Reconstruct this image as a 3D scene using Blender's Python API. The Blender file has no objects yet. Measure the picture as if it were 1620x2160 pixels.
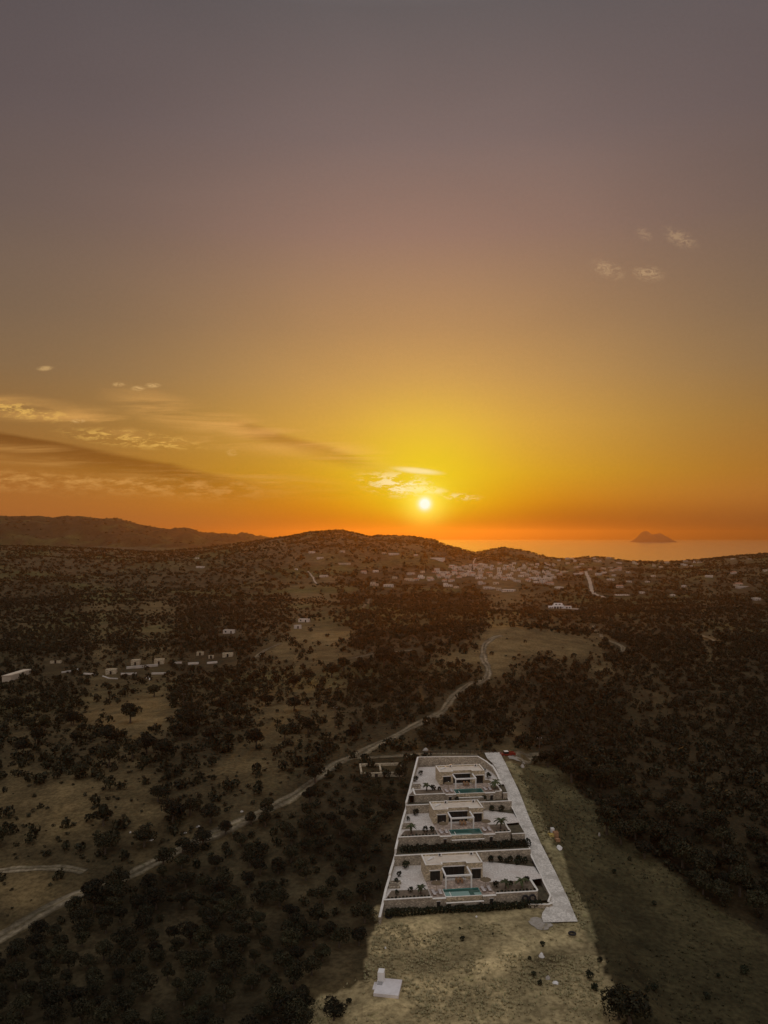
import bpy, math, random
import numpy as np
from mathutils import Matrix, Vector

random.seed(7)
RNG = np.random.default_rng(11)
sc = bpy.context.scene
COL = sc.collection
R = math.radians

# ------------------------------------------------------------------ camera
F, YH, H = 1643.0, 1130.0, 77.5            # focal length in photo pixels, eye-level row, drone height above villa terrace
cam = bpy.data.objects.new('camera', bpy.data.cameras.new('camera'))
COL.objects.link(cam); sc.camera = cam
cam.location = (0, 0, H)
cam.rotation_euler = (R(90), 0, 0)
cam.data.sensor_fit = 'VERTICAL'
cam.data.sensor_height = 24.0
cam.data.lens = 24.0 * F / 2160.0
cam.data.shift_y = (YH - 1080.0) / 2160.0
cam.data.clip_start = 0.5
cam.data.clip_end = 90000.0

SUN_AZ = math.atan((896 - 810) / F)        # to the right of straight ahead
SUN_EL = math.atan((YH - 1063) / F)
SUN_DIR = Vector((math.sin(SUN_AZ) * math.cos(SUN_EL), math.cos(SUN_AZ) * math.cos(SUN_EL), math.sin(SUN_EL)))

# ------------------------------------------------------------------ node expression helper
class X:
    def __init__(s, nt, sock): s.nt, s.s = nt, sock
    def _m(s, op, *a, clamp=False):
        n = s.nt.nodes.new('ShaderNodeMath'); n.operation = op; n.use_clamp = clamp
        for i, v in enumerate((s,) + a):
            if isinstance(v, X): s.nt.links.new(v.s, n.inputs[i])
            else: n.inputs[i].default_value = v
        return X(s.nt, n.outputs[0])
    def __add__(s, o): return s._m('ADD', o)
    __radd__ = __add__
    def __sub__(s, o): return s._m('SUBTRACT', o)
    def __rsub__(s, o): return (s * -1.0) + o
    def __mul__(s, o): return s._m('MULTIPLY', o)
    __rmul__ = __mul__
    def __truediv__(s, o): return s._m('DIVIDE', o)
    def pow(s, o): return s._m('POWER', o)
    def clamp(s): return s._m('ADD', 0.0, clamp=True)
    def max(s, o): return s._m('MAXIMUM', o)
    def min(s, o): return s._m('MINIMUM', o)
    def abs(s): return s._m('ABSOLUTE')
    def sqrt(s): return s._m('SQRT')
    def gauss(s):                                    # exp(-x^2)
        return s._m('MULTIPLY', s)._m('MULTIPLY', -1.0)._m('EXPONENT')
    def step(s, a, b):
        n = s.nt.nodes.new('ShaderNodeMapRange'); n.interpolation_type = 'SMOOTHSTEP'
        s.nt.links.new(s.s, n.inputs[0])
        n.inputs[1].default_value = a; n.inputs[2].default_value = b
        n.inputs[3].default_value = 0.0; n.inputs[4].default_value = 1.0
        return X(s.nt, n.outputs[0])
    def ramp(s, stops):
        n = s.nt.nodes.new('ShaderNodeValToRGB'); cr = n.color_ramp
        while len(cr.elements) < len(stops): cr.elements.new(0.5)
        for e, (p, c) in zip(cr.elements, stops):
            e.position = p; e.color = (*c, 1)
        s.nt.links.new(s.s, n.inputs[0]); return X(s.nt, n.outputs[0])
def mixc(nt, f, a, b, mode='MIX'):
    n = nt.nodes.new('ShaderNodeMix'); n.data_type = 'RGBA'; n.blend_type = mode
    for i, v in ((0, f), (6, a), (7, b)):
        if isinstance(v, X): nt.links.new(v.s, n.inputs[i])
        elif isinstance(v, tuple): n.inputs[i].default_value = (*v, 1)
        else: n.inputs[i].default_value = v
    return X(nt, n.outputs[2])
def lin(r, g, b):
    f = lambda c: (c / 255 / 12.92) if c <= 10 else ((c / 255 + 0.055) / 1.055) ** 2.4
    return (f(r), f(g), f(b))

# ------------------------------------------------------------------ world: dusk sky
def build_world():
    w = bpy.data.worlds.new('World'); sc.world = w; w.use_nodes = True
    nt = w.node_tree; nt.nodes.clear()
    out = nt.nodes.new('ShaderNodeOutputWorld')
    tc = nt.nodes.new('ShaderNodeTexCoord')
    sep = nt.nodes.new('ShaderNodeSeparateXYZ'); nt.links.new(tc.outputs['Generated'], sep.inputs[0])
    dx, dy, dz = (X(nt, sep.outputs[i]) for i in range(3))
    el = dz._m('ARCSINE') * (180 / math.pi)                       # elevation, degrees
    az = (dx._m('ARCTAN2', dy)) * (180 / math.pi) - math.degrees(SUN_AZ)
    dot = (dx * SUN_DIR.x + dy * SUN_DIR.y + dz * SUN_DIR.z).min(1.0)
    ang = dot._m('ARCCOSINE') * (180 / math.pi)                   # angle from the sun, degrees
    ep = (el / 90.0).max(0.0)
    A = ep.ramp([(0.0, lin(168, 92, 14)), (0.012, lin(180, 106, 6)), (0.026, lin(204, 136, 4)), (0.05, lin(212, 164, 30)), (0.09, lin(210, 162, 66)),
                 (0.127, lin(192, 148, 82)), (0.165, lin(172, 133, 88)), (0.235, lin(146, 115, 100)), (0.30, lin(121, 103, 99)),
                 (0.38, lin(99, 91, 91)), (0.55, lin(166, 163, 163)), (1.0, lin(218, 219, 223))])
    B = ep.ramp([(0.0, lin(168, 106, 58)), (0.02, lin(170, 106, 50)), (0.05, lin(158, 103, 46)), (0.09, lin(142, 104, 58)),
                 (0.127, lin(126, 100, 72)), (0.165, lin(114, 94, 76)), (0.235, lin(100, 86, 80)), (0.30, lin(91, 80, 80)),
                 (0.38, lin(85, 77, 79)), (0.55, lin(164, 161, 162)), (1.0, lin(218, 219, 223))])
    C = ep.ramp([(0.0, lin(164, 138, 122)), (0.08, lin(178, 158, 148)), (0.3, lin(178, 169, 167)), (0.6, lin(194, 192, 193)), (1.0, lin(218, 219, 223))])  # unseen sky behind the camera and overhead, brightened to light courts and walls
    wid = el.step(0.0, 35.0) * 6.0 + 16.0
    wgt = (az / wid).gauss()
    base = mixc(nt, wgt, mixc(nt, az.abs().step(45.0, 150.0), B, C), A)
    bank = (1.0 - el.step(0.0, 3.4)) * az.step(-1.0, 12.0) * (1.0 - az.step(60.0, 120.0))      # dusky layer of sea haze over the water
    base = mixc(nt, bank * 0.85, base, mixc(nt, 1.0, base, (0.52, 0.47, 0.42), 'MULTIPLY'))
    # --- clouds, laid out by bearing and height (tangent plane to the north)
    fy = dy.max(0.02)
    px = dx / fy * F + 810.0
    py = dz / fy * -F + YH
    front = dy.step(0.2, 0.4)
    comb = nt.nodes.new('ShaderNodeCombineXYZ')
    nt.links.new((px * 0.01).s, comb.inputs[0]); nt.links.new((py * 0.01).s, comb.inputs[1])
    def noise(sx, sy, scale, detail=5, rough=0.6, rot=0.0, dist=0.0):
        mp = nt.nodes.new('ShaderNodeMapping'); mp.inputs['Rotation'].default_value[2] = rot
        mp.inputs['Scale'].default_value = (sx, sy, 1)
        nt.links.new(comb.outputs[0], mp.inputs[0])
        n = nt.nodes.new('ShaderNodeTexNoise'); n.inputs['Scale'].default_value = scale
        n.inputs['Detail'].default_value = detail; n.inputs['Roughness'].default_value = rough
        n.inputs['Distortion'].default_value = dist
        nt.links.new(mp.outputs[0], n.inputs[0]); return X(nt, n.outputs[0])
    n1 = noise(0.35, 2.2, 1.0, 5, 0.55, rot=-0.17, dist=0.4)
    n2 = noise(1.0, 3.2, 2.6, 6, 0.65, rot=-0.1)
    n3 = noise(1.0, 1.6, 5.0, 5, 0.7)
    n6 = noise(0.7, 2.4, 3.4, 7, 0.72, rot=-0.12, dist=0.5)
    n4 = noise(0.8, 1.5, 7.0, 6, 0.75, rot=0.7, dist=1.2)
    n5 = noise(0.22, 2.6, 1.6, 6, 0.6, rot=-0.22, dist=0.6)
    wob = (n1 - 0.5) * 26.0
    def band(x0, y0, x1, y1, up, dn, fin=120.0):
        sl = (y1 - y0) / (x1 - x0)
        d = py + wob - ((px - x0) * sl + y0)
        prof = d.step(-up, 0.0) * (1.0 - d.step(0.0, dn))
        ends = px.step(x0 - fin, x0 + fin * .3) * (1.0 - px.step(x1 - fin, x1 + fin))
        return prof * ends * front
    def blob(cx, cy, rx, ry, slope=0.0):
        u = (px - cx) / rx; v = (py - cy - (px - cx) * slope) / ry
        return (1.0 - (u * u + v * v).sqrt().step(0.25, 1.0)) * front
    dark = band(-700, 776, 480, 1010, 12, 66, 150) * (n5.step(0.25, 0.55) * 0.35 + 0.65)
    dark = dark.max(band(545, 908, 800, 985, 16, 34, 90) * (n5.step(0.2, 0.6) * 0.6 + 0.4))
    veil = band(-700, 762, 640, 950, 40, 34, 200) * n1.step(0.38, 0.62)
    veil = veil.max(band(330, 862, 900, 1000, 46, 40, 150) * n5.step(0.36, 0.66))
    veil = veil.max(band(-300, 905, 700, 1035, 30, 46, 220) * n5.step(0.42, 0.72) * 0.8)
    veil = veil.max(band(-700, 985, 560, 1030, 26, 40, 160) * n2.step(0.40, 0.66) * 0.8)
    ac = (blob(40, 866, 150, 24, 0.14) + blob(280, 926, 190, 24, 0.10)).clamp() * n6.step(0.47, 0.60)
    ac = ac.max((blob(840, 1022, 110, 34, 0.12) * n2.step(0.46, 0.56)))
    ac = ac.max(blob(880, 993, 70, 9, 0.1) * 0.8).max(blob(895, 1033, 60, 12, 0.08) * n3.step(0.40, 0.52))
    ac = ac.max(blob(970, 1048, 60, 10, 0.05) * n3.step(0.46, 0.56) * 0.5)
    sm = blob(95, 777, 22, 7, -.05) .max(blob(250, 811, 18, 6)).max(blob(291, 819, 20, 7)).max(blob(322, 813, 22, 7)).max(blob(489, 955, 16, 9)) .max(blob(165, 888, 20, 6))
    sm = sm * n4.step(0.36, 0.56)
    rt = blob(1283, 569, 48, 24, 0.3).max(blob(1368, 577, 44, 22, 0.1)).max(blob(1358, 494, 22, 18, 0.4) * 0.6).max(blob(1434, 502, 48, 26, 0.4) * 0.7)
    rt = rt * n4.step(0.40, 0.66)
    skyc = mixc(nt, dark * 0.9, base, mixc(nt, 1.0, base, (0.55, 0.43, 0.30), 'MULTIPLY'))
    skyc = mixc(nt, (veil * 0.62).clamp(), skyc, lin(226, 168, 92))
    skyc = mixc(nt, (ac * 0.62).clamp(), skyc, lin(240, 190, 96))
    skyc = mixc(nt, (sm * 0.42).clamp(), skyc, lin(240, 196, 130))
    skyc = mixc(nt, (rt * 0.42).clamp(), skyc, lin(214, 178, 132))
    hazev = noise(0.10, 0.22, 1.0, 4, 0.5, dist=0.8)                  # uneven thin haze
    grainy = noise(1.0, 1.0, 14.0, 2, 0.5)
    hz = (hazev - 0.5) * 0.22 * front + (grainy - 0.5) * 0.10 * front + 1.0
    cmb = nt.nodes.new('ShaderNodeCombineColor')
    for i_ in range(3): nt.links.new(hz.s, cmb.inputs[i_])
    skyc = mixc(nt, 1.0, skyc, X(nt, cmb.outputs[0]), 'MULTIPLY')
    # --- glow and disc of the sun
    up = (el - math.degrees(SUN_EL))
    rad = ((az / 5.5) * (az / 5.5) + ((up - 1.6) / 4.6) * ((up - 1.6) / 4.6)).sqrt()
    low = up.step(-2.6, 0.6)                                           # the thick air under the sun dims its glow
    g1 = rad.gauss() * 0.75 * (low * 0.8 + 0.2)
    g2 = ((ang / 2.2).gauss() * 0.5) * low
    skyc = mixc(nt, g1.clamp(), skyc, lin(224, 206, 30))
    skyc = mixc(nt, g2.clamp(), skyc, lin(232, 222, 20))
    cl = (ac * (ang / 5.0).gauss()).clamp()
    skyc = mixc(nt, cl, skyc, lin(250, 240, 190))
    disc = ((ang / 0.38).gauss() * 1.8).clamp()
    halo = ((ang / 1.35).gauss() * 0.95).clamp()
    skyc = mixc(nt, halo, skyc, (1.0, 0.90, 0.10))
    skyc = mixc(nt, disc, skyc, (1.25, 1.12, 0.95))
    bg = nt.nodes.new('ShaderNodeBackground'); bg.inputs[1].default_value = 1.0
    nt.links.new(skyc.s, bg.inputs[0])
    sk = nt.nodes.new('ShaderNodeTexSky'); sk.sky_type = 'NISHITA'; sk.sun_disc = False
    sk.sun_elevation = SUN_EL; sk.sun_rotation = SUN_AZ; sk.air_density = 1.0; sk.dust_density = 9.0; sk.ozone_density = 2.0
    bg2 = nt.nodes.new('ShaderNodeBackground'); bg2.inputs[1].default_value = 0.05
    nt.links.new(mixc(nt, 1.0, X(nt, sk.outputs[0]), (0.22, 0.18, 0.14), 'MULTIPLY').s, bg2.inputs[0])
    add = nt.nodes.new('ShaderNodeAddShader')
    nt.links.new(bg.outputs[0], add.inputs[0]); nt.links.new(bg2.outputs[0], add.inputs[1])
    nt.links.new(add.outputs[0], out.inputs[0])
    w.cycles.sampling_method = 'MANUAL'; w.cycles.sample_map_resolution = 1024
build_world()

sun = bpy.data.objects.new('sun', bpy.data.lights.new('sun', 'SUN'))
COL.objects.link(sun)
sun.data.energy = 1.0; sun.data.angle = R(0.53); sun.data.color = (1.0, 0.40, 0.03)
sun.rotation_euler = SUN_DIR.to_track_quat('Z', 'Y').to_euler()
sun.location = (40, 300, 300)

sc.view_settings.view_transform = 'Standard'; sc.view_settings.look = 'None'
sc.view_settings.exposure = 0.0; sc.view_settings.gamma = 1.0
sc.view_settings.use_curve_mapping = False
sc.render.engine = 'CYCLES'
sc.cycles.max_bounces = 6; sc.cycles.diffuse_bounces = 3; sc.cycles.glossy_bounces = 3
sc.cycles.volume_bounces = 0; sc.cycles.transparent_max_bounces = 8
sc.cycles.use_denoising = True
sc.cycles.sample_clamp_indirect = 4.0

# ------------------------------------------------------------------ materials
MATS = {}
def nodes(name):
    m = bpy.data.materials.new(name); m.use_nodes = True
    MATS[name] = m
    nt = m.node_tree
    return m, nt, nt.nodes['Principled BSDF']
def surf(name, c1, c2, scale=3.0, rough=0.85, bump=0.0, bscale=None, detail=6, metallic=0.0, spec=0.3, stones=None, c3=None, objrand=0.0):
    """two-tone noisy procedural surface; stones = cell size (1/m) gives coursed rubble with joints"""
    m, nt, b = nodes(name)
    tc = nt.nodes.new('ShaderNodeTexCoord'); co = tc.outputs['Object']
    n = nt.nodes.new('ShaderNodeTexNoise'); n.inputs['Scale'].default_value = scale; n.inputs['Detail'].default_value = detail
    n.inputs['Roughness'].default_value = 0.62
    nt.links.new(co, n.inputs[0])
    f = X(nt, n.outputs[0]).step(0.32, 0.68)
    c = mixc(nt, f, c1, c2)
    h = X(nt, n.outputs[0])
    if c3 is not None:
        n3 = nt.nodes.new('ShaderNodeTexNoise'); n3.inputs['Scale'].default_value = scale * 0.17; n3.inputs['Detail'].default_value = 4
        nt.links.new(co, n3.inputs[0])
        c = mixc(nt, X(nt, n3.outputs[0]).step(0.45, 0.70) * 0.8, c, c3)
    if stones:
        v = nt.nodes.new('ShaderNodeTexVoronoi'); v.inputs['Scale'].default_value = stones
        mp = nt.nodes.new('ShaderNodeMapping'); mp.inputs['Scale'].default_value = (1, 1, 1.6)
        nt.links.new(co, mp.inputs[0]); nt.links.new(mp.outputs[0], v.inputs[0])
        cellv = nt.nodes.new('ShaderNodeSeparateColor'); nt.links.new(v.outputs['Color'], cellv.inputs[0])
        cv = X(nt, cellv.outputs[0])
        c = mixc(nt, 0.85, c, mixc(nt, cv, (0.55, 0.52, 0.50), (1.35, 1.3, 1.2)), 'MULTIPLY')
        e = nt.nodes.new('ShaderNodeTexVoronoi'); e.feature = 'DISTANCE_TO_EDGE'; e.inputs['Scale'].default_value = stones
        nt.links.new(mp.outputs[0], e.inputs[0])
        h = X(nt, e.outputs[0]).step(0.0, 0.12)
        c = mixc(nt, (1.0 - h) * 0.5, c, (0.10, 0.09, 0.075))
    if objrand:
        oi = nt.nodes.new('ShaderNodeObjectInfo')
        r = X(nt, oi.outputs['Random']) * objrand + (1.0 - objrand / 2)
        cmb = nt.nodes.new('ShaderNodeCombineColor')
        for i in range(3): nt.links.new(r.s, cmb.inputs[i])
        c = mixc(nt, 1.0, c, X(nt, cmb.outputs[0]), 'MULTIPLY')
    nt.links.new(c.s, b.inputs['Base Color'])
    b.inputs['Roughness'].default_value = rough; b.inputs['Metallic'].default_value = metallic
    b.inputs['Specular IOR Level'].default_value = spec
    if bump:
        bp = nt.nodes.new('ShaderNodeBump'); bp.inputs['Strength'].default_value = bump; bp.inputs['Distance'].default_value = 0.05
        nt.links.new(h.s, bp.inputs['Height']); nt.links.new(bp.outputs[0], b.inputs['Normal'])
    return m
surf('stone_wall', (0.38, 0.34, 0.27), (0.56, 0.50, 0.40), 1.6, 0.9, 0.6, stones=2.6)
surf('villa_stone', (0.50, 0.43, 0.30), (0.66, 0.58, 0.43), 1.4, 0.9, 0.5, stones=2.8)
surf('white_coping', (0.74, 0.70, 0.62), (0.84, 0.81, 0.74), 1.2, 0.8)
surf('white_paint', (0.78, 0.77, 0.74), (0.84, 0.83, 0.80), 1.0, 0.6)
surf('village_plaster', (0.54, 0.48, 0.41), (0.68, 0.61, 0.53), 0.3, 0.8, objrand=0.4)
surf('village_cream', (0.50, 0.42, 0.32), (0.60, 0.52, 0.40), 0.3, 0.8, objrand=0.4)
surf('clay_tile', (0.34, 0.17, 0.10), (0.44, 0.24, 0.15), 0.6, 0.85)
surf('roof_screed', (0.74, 0.64, 0.52), (0.62, 0.53, 0.42), 1.1, 0.9, c3=(0.76, 0.69, 0.58))
surf('court_gravel', (0.82, 0.76, 0.69), (0.48, 0.44, 0.39), 2.6, 0.95, 0.3, c3=(0.58, 0.51, 0.45), detail=12)
surf('deck_paving', (0.50, 0.40, 0.34), (0.42, 0.34, 0.28), 2.0, 0.8, 0.3, stones=1.5)
surf('concrete_drive', (0.80, 0.76, 0.68), (0.46, 0.43, 0.38), 2.4, 0.9, 0.3, c3=(0.40, 0.37, 0.32), detail=12)
surf('bed_soil', (0.15, 0.115, 0.08), (0.22, 0.17, 0.12), 1.3, 0.95, 0.5, detail=10)
surf('strip_soil', (0.06, 0.05, 0.03), (0.12, 0.10, 0.06), 0.9, 0.95, 0.5, detail=10)
surf('dark_frame', (0.025, 0.022, 0.02), (0.04, 0.036, 0.03), 2.0, 0.5)
surf('wood', (0.20, 0.12, 0.06), (0.30, 0.18, 0.09), 4.0, 0.6)
surf('thatch', (0.20, 0.15, 0.09), (0.12, 0.09, 0.055), 9.0, 0.95, 0.6)
surf('cushion', (0.62, 0.58, 0.56), (0.70, 0.66, 0.63), 2.0, 0.9)
surf('grey_metal', (0.40, 0.40, 0.40), (0.50, 0.50, 0.50), 3.0, 0.4, metallic=0.6)
surf('white_enamel', (0.76, 0.75, 0.72), (0.82, 0.81, 0.78), 2.0, 0.35)
surf('rubber', (0.02, 0.02, 0.02), (0.03, 0.03, 0.03), 5.0, 0.8)
surf('red_paint', (0.20, 0.02, 0.012), (0.25, 0.03, 0.018), 2.0, 0.35)
surf('yellow_plastic', (0.50, 0.38, 0.10), (0.56, 0.44, 0.16), 2.0, 0.6)
surf('orange_brick', (0.34, 0.19, 0.10), (0.42, 0.25, 0.14), 4.0, 0.85)
surf('tarp_white', (0.74, 0.73, 0.70), (0.80, 0.79, 0.77), 2.0, 0.7)
surf('rubble_stone', (0.34, 0.31, 0.27), (0.52, 0.48, 0.42), 3.0, 0.95, 0.5)
surf('slab_concrete', (0.66, 0.63, 0.62), (0.78, 0.75, 0.74), 0.9, 0.9, 0.2, c3=(0.50, 0.42, 0.38), detail=9)
surf('pole_wood', (0.07, 0.05, 0.035), (0.11, 0.08, 0.055), 3.0, 0.9)
surf('pool_tile', (0.10, 0.34, 0.30), (0.16, 0.44, 0.40), 3.0, 0.4)
surf('dirt_road', (0.20, 0.175, 0.13), (0.27, 0.235, 0.18), 0.30, 0.95, 0.4, c3=(0.13, 0.11, 0.075), detail=10)
surf('pale_track', (0.34, 0.28, 0.21), (0.44, 0.37, 0.29), 0.05, 0.95)
surf('gravel_grey', (0.30, 0.265, 0.21), (0.40, 0.36, 0.31), 1.2, 0.95, 0.3, detail=10)
surf('trunk_bark', (0.07, 0.055, 0.04), (0.12, 0.095, 0.07), 4.0, 0.95, 0.5)
surf('island_rock', (0.05, 0.042, 0.035), (0.08, 0.068, 0.055), 0.01, 0.95)
def foliage(name, c1, c2, c3, sc_=0.5, objrand=0.6):
    m, nt, b = nodes(name)
    tc = nt.nodes.new('ShaderNodeTexCoord'); gm = nt.nodes.new('ShaderNodeNewGeometry')
    n = nt.nodes.new('ShaderNodeTexNoise'); n.inputs['Scale'].default_value = sc_; n.inputs['Detail'].default_value = 4
    nt.links.new(gm.outputs['Position'], n.inputs[0])
    c = mixc(nt, X(nt, n.outputs[0]).step(0.35, 0.65), c1, c2)
    c = mixc(nt, X(nt, gm.outputs['Random Per Island']).step(0.55, 1.0), c, c3)
    oi = nt.nodes.new('ShaderNodeObjectInfo')
    r = X(nt, oi.outputs['Random']) * objrand + (1.0 - objrand / 2)
    cmb = nt.nodes.new('ShaderNodeCombineColor')
    for i in range(3): nt.links.new(r.s, cmb.inputs[i])
    c = mixc(nt, 1.0, c, X(nt, cmb.outputs[0]), 'MULTIPLY')
    nt.links.new(c.s, b.inputs['Base Color'])
    b.inputs['Roughness'].default_value = 0.75; b.inputs['Specular IOR Level'].default_value = 0.2
    return m
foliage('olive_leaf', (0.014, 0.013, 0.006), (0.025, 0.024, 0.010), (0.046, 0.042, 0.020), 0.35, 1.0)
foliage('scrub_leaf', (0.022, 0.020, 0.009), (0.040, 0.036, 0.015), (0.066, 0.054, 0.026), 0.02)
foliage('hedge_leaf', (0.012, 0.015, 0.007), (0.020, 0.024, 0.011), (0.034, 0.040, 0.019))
foliage('palm_leaf', (0.04, 0.05, 0.02), (0.06, 0.075, 0.03), (0.09, 0.10, 0.045))
foliage('dry_grass', (0.24, 0.20, 0.11), (0.32, 0.27, 0.15), (0.17, 0.17, 0.08), 0.2)
def special():
    m, nt, b = nodes('glass_dark')
    b.inputs['Base Color'].default_value = (0.02, 0.02, 0.018, 1); b.inputs['Roughness'].default_value = 0.12
    b.inputs['Specular IOR Level'].default_value = 0.35
    for nm, colr in (('pool_water', (0.035, 0.105, 0.085, 1)), ('pale_water', (0.25, 0.40, 0.36, 1))):
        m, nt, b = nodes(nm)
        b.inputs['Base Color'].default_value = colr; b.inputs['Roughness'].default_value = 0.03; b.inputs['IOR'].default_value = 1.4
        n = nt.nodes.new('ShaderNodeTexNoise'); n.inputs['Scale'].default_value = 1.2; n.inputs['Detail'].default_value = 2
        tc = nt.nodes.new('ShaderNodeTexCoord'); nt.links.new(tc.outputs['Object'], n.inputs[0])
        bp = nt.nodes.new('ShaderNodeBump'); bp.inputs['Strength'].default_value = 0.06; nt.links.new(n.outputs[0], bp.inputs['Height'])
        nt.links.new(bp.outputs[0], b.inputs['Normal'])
    m, nt, b = nodes('sea_water')
    b.inputs['Base Color'].default_value = (0.92, 0.88, 0.82, 1); b.inputs['Metallic'].default_value = 0.9; b.inputs['Roughness'].default_value = 0.15; b.inputs['IOR'].default_value = 1.33
    n = nt.nodes.new('ShaderNodeTexNoise'); n.inputs['Scale'].default_value = 0.02; n.inputs['Detail'].default_value = 6
    tc = nt.nodes.new('ShaderNodeTexCoord'); mp = nt.nodes.new('ShaderNodeMapping'); mp.inputs['Scale'].default_value = (0.5, 1.4, 1)
    nt.links.new(tc.outputs['Object'], mp.inputs[0]); nt.links.new(mp.outputs[0], n.inputs[0])
    bp = nt.nodes.new('ShaderNodeBump'); bp.inputs['Strength'].default_value = 0.12; bp.inputs['Distance'].default_value = 6.0
    nt.links.new(n.outputs[0], bp.inputs['Height']); nt.links.new(bp.outputs[0], b.inputs['Normal'])
    # ground: cover colours stored per vertex, broken up by fine noise
    m, nt, b = nodes('ground_cover')
    at = nt.nodes.new('ShaderNodeVertexColor'); at.layer_name = 'cover'
    gm = nt.nodes.new('ShaderNodeNewGeometry')
    def nz(s, d, r=0.65):
        n = nt.nodes.new('ShaderNodeTexNoise'); n.inputs['Scale'].default_value = s; n.inputs['Detail'].default_value = d
        n.inputs['Roughness'].default_value = r
        nt.links.new(gm.outputs['Position'], n.inputs[0]); return X(nt, n.outputs[0])
    a, c, d, e = nz(0.9, 8), nz(0.09, 7), nz(0.012, 7), nz(0.35, 6)
    k = mixc(nt, 1.0, X(nt, at.outputs[0]), mixc(nt, a.step(0.30, 0.70), (0.62, 0.60, 0.56), (1.34, 1.32, 1.28)), 'MULTIPLY')
    k = mixc(nt, 1.0, k, mixc(nt, c.step(0.34, 0.66), (0.72, 0.72, 0.70), (1.25, 1.24, 1.22)), 'MULTIPLY')
    k = mixc(nt, 1.0, k, mixc(nt, d.step(0.36, 0.64), (0.78, 0.80, 0.80), (1.2, 1.18, 1.15)), 'MULTIPLY')
    k = mixc(nt, e.step(0.56, 0.72) * 0.45, k, mixc(nt, 1.0, k, (0.62, 0.78, 0.55), 'MULTIPLY'))
    nt.links.new(k.s, b.inputs['Base Color']); b.inputs['Roughness'].default_value = 0.95; b.inputs['Specular IOR Level'].default_value = 0.1
    bp = nt.nodes.new('ShaderNodeBump'); bp.inputs['Strength'].default_value = 0.5; bp.inputs['Distance'].default_value = 0.25
    nt.links.new(a.s, bp.inputs['Height']); nt.links.new(bp.outputs[0], b.inputs['Normal'])
special()
M = MATS

# ------------------------------------------------------------------ object helpers
def tag(o, label=None, cat=None, group=None, kind=None):
    if label: o['label'] = label
    if cat: o['category'] = cat
    if group: o['group'] = group
    if kind: o['kind'] = kind
    return o
def empty(name, loc, rz=0.0, label=None, cat=None, group=None):
    o = bpy.data.objects.new(name, None); COL.objects.link(o)
    o.empty_display_size = 0.3; o.location = loc; o.rotation_euler = (0, 0, rz)
    return tag(o, label, cat, group)
def link(name, me, parent=None, loc=None, rz=0.0):
    o = bpy.data.objects.new(name, me); COL.objects.link(o)
    if parent: o.parent = parent
    if loc is not None: o.location = loc
    if rz: o.rotation_euler = (0, 0, rz)
    return o
class MB:
    def __init__(s): s.v, s.f, s.m, s.mi = [], [], [], []
    def face(s, pts, mi=0):
        b = len(s.v); s.v += [tuple(p) for p in pts]; s.f.append(tuple(range(b, b + len(pts)))); s.mi.append(mi)
    def box(s, x0, x1, y0, y1, z0, z1, mi=0):
        b = len(s.v)
        s.v += [(x0, y0, z0), (x1, y0, z0), (x1, y1, z0), (x0, y1, z0), (x0, y0, z1), (x1, y0, z1), (x1, y1, z1), (x0, y1, z1)]
        for q in ((3, 2, 1, 0), (4, 5, 6, 7), (0, 1, 5, 4), (1, 2, 6, 5), (2, 3, 7, 6), (3, 0, 4, 7)):
            s.f.append(tuple(b + i for i in q)); s.mi.append(mi)
        return s
    def prism(s, poly, z0, z1, mi=0):
        n = len(poly); b = len(s.v)
        zz0 = z0 if hasattr(z0, '__len__') else [z0] * n
        zz1 = z1 if hasattr(z1, '__len__') else [z1] * n
        s.v += [(p[0], p[1], z) for p, z in zip(poly, zz0)] + [(p[0], p[1], z) for p, z in zip(poly, zz1)]
        s.f.append(tuple(b + n + i for i in range(n))); s.mi.append(mi)
        s.f.append(tuple(b + n - 1 - i for i in range(n))); s.mi.append(mi)
        for i in range(n):
            j = (i + 1) % n; s.f.append((b + i, b + j, b + n + j, b + n + i)); s.mi.append(mi)
        return s
    def tube(s, pts, rads, seg=7, caps=True, mi=0):
        b0 = len(s.v); n = len(pts)
        for i, (p, r) in enumerate(zip(pts, rads)):
            p = Vector(p)
            d = Vector(pts[min(i + 1, n - 1)]) - Vector(pts[max(i - 1, 0)])
            d.normalize(); a = d.orthogonal().normalized(); c = d.cross(a)
            for k in range(seg):
                t = 2 * math.pi * k / seg
                s.v.append(tuple(p + (a * math.cos(t) + c * math.sin(t)) * r))
        for i in range(n - 1):
            for k in range(seg):
                k2 = (k + 1) % seg
                s.f.append((b0 + i * seg + k, b0 + i * seg + k2, b0 + (i + 1) * seg + k2, b0 + (i + 1) * seg + k)); s.mi.append(mi)
        if caps:
            s.f.append(tuple(b0 + seg - 1 - k for k in range(seg))); s.mi.append(mi)
            s.f.append(tuple(b0 + (n - 1) * seg + k for k in range(seg))); s.mi.append(mi)
        return s
    def lathe(s, prof, seg=12, cx=0, cy=0, mi=0):
        b = len(s.v)
        for r, z in prof:
            for k in range(seg):
                t = 2 * math.pi * k / seg; s.v.append((cx + r * math.cos(t), cy + r * math.sin(t), z))
        for i in range(len(prof) - 1):
            for k in range(seg):
                k2 = (k + 1) % seg
                s.f.append((b + i * seg + k, b + i * seg + k2, b + (i + 1) * seg + k2, b + (i + 1) * seg + k)); s.mi.append(mi)
        return s
    def mesh(s, name, *mats, smooth=False):
        me = bpy.data.meshes.new(name); me.from_pydata(s.v, [], s.f)
        for m in mats: me.materials.append(M[m] if isinstance(m, str) else m)
        if len(mats) > 1: me.polygons.foreach_set('material_index', s.mi)
        if smooth: me.polygons.foreach_set('use_smooth', [True] * len(me.polygons))
        me.update(); return me
    def build(s, name, mat, parent=None, loc=None, rz=0.0, smooth=False):
        return link(name, s.mesh(name, mat, smooth=smooth), parent, loc, rz)
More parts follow.
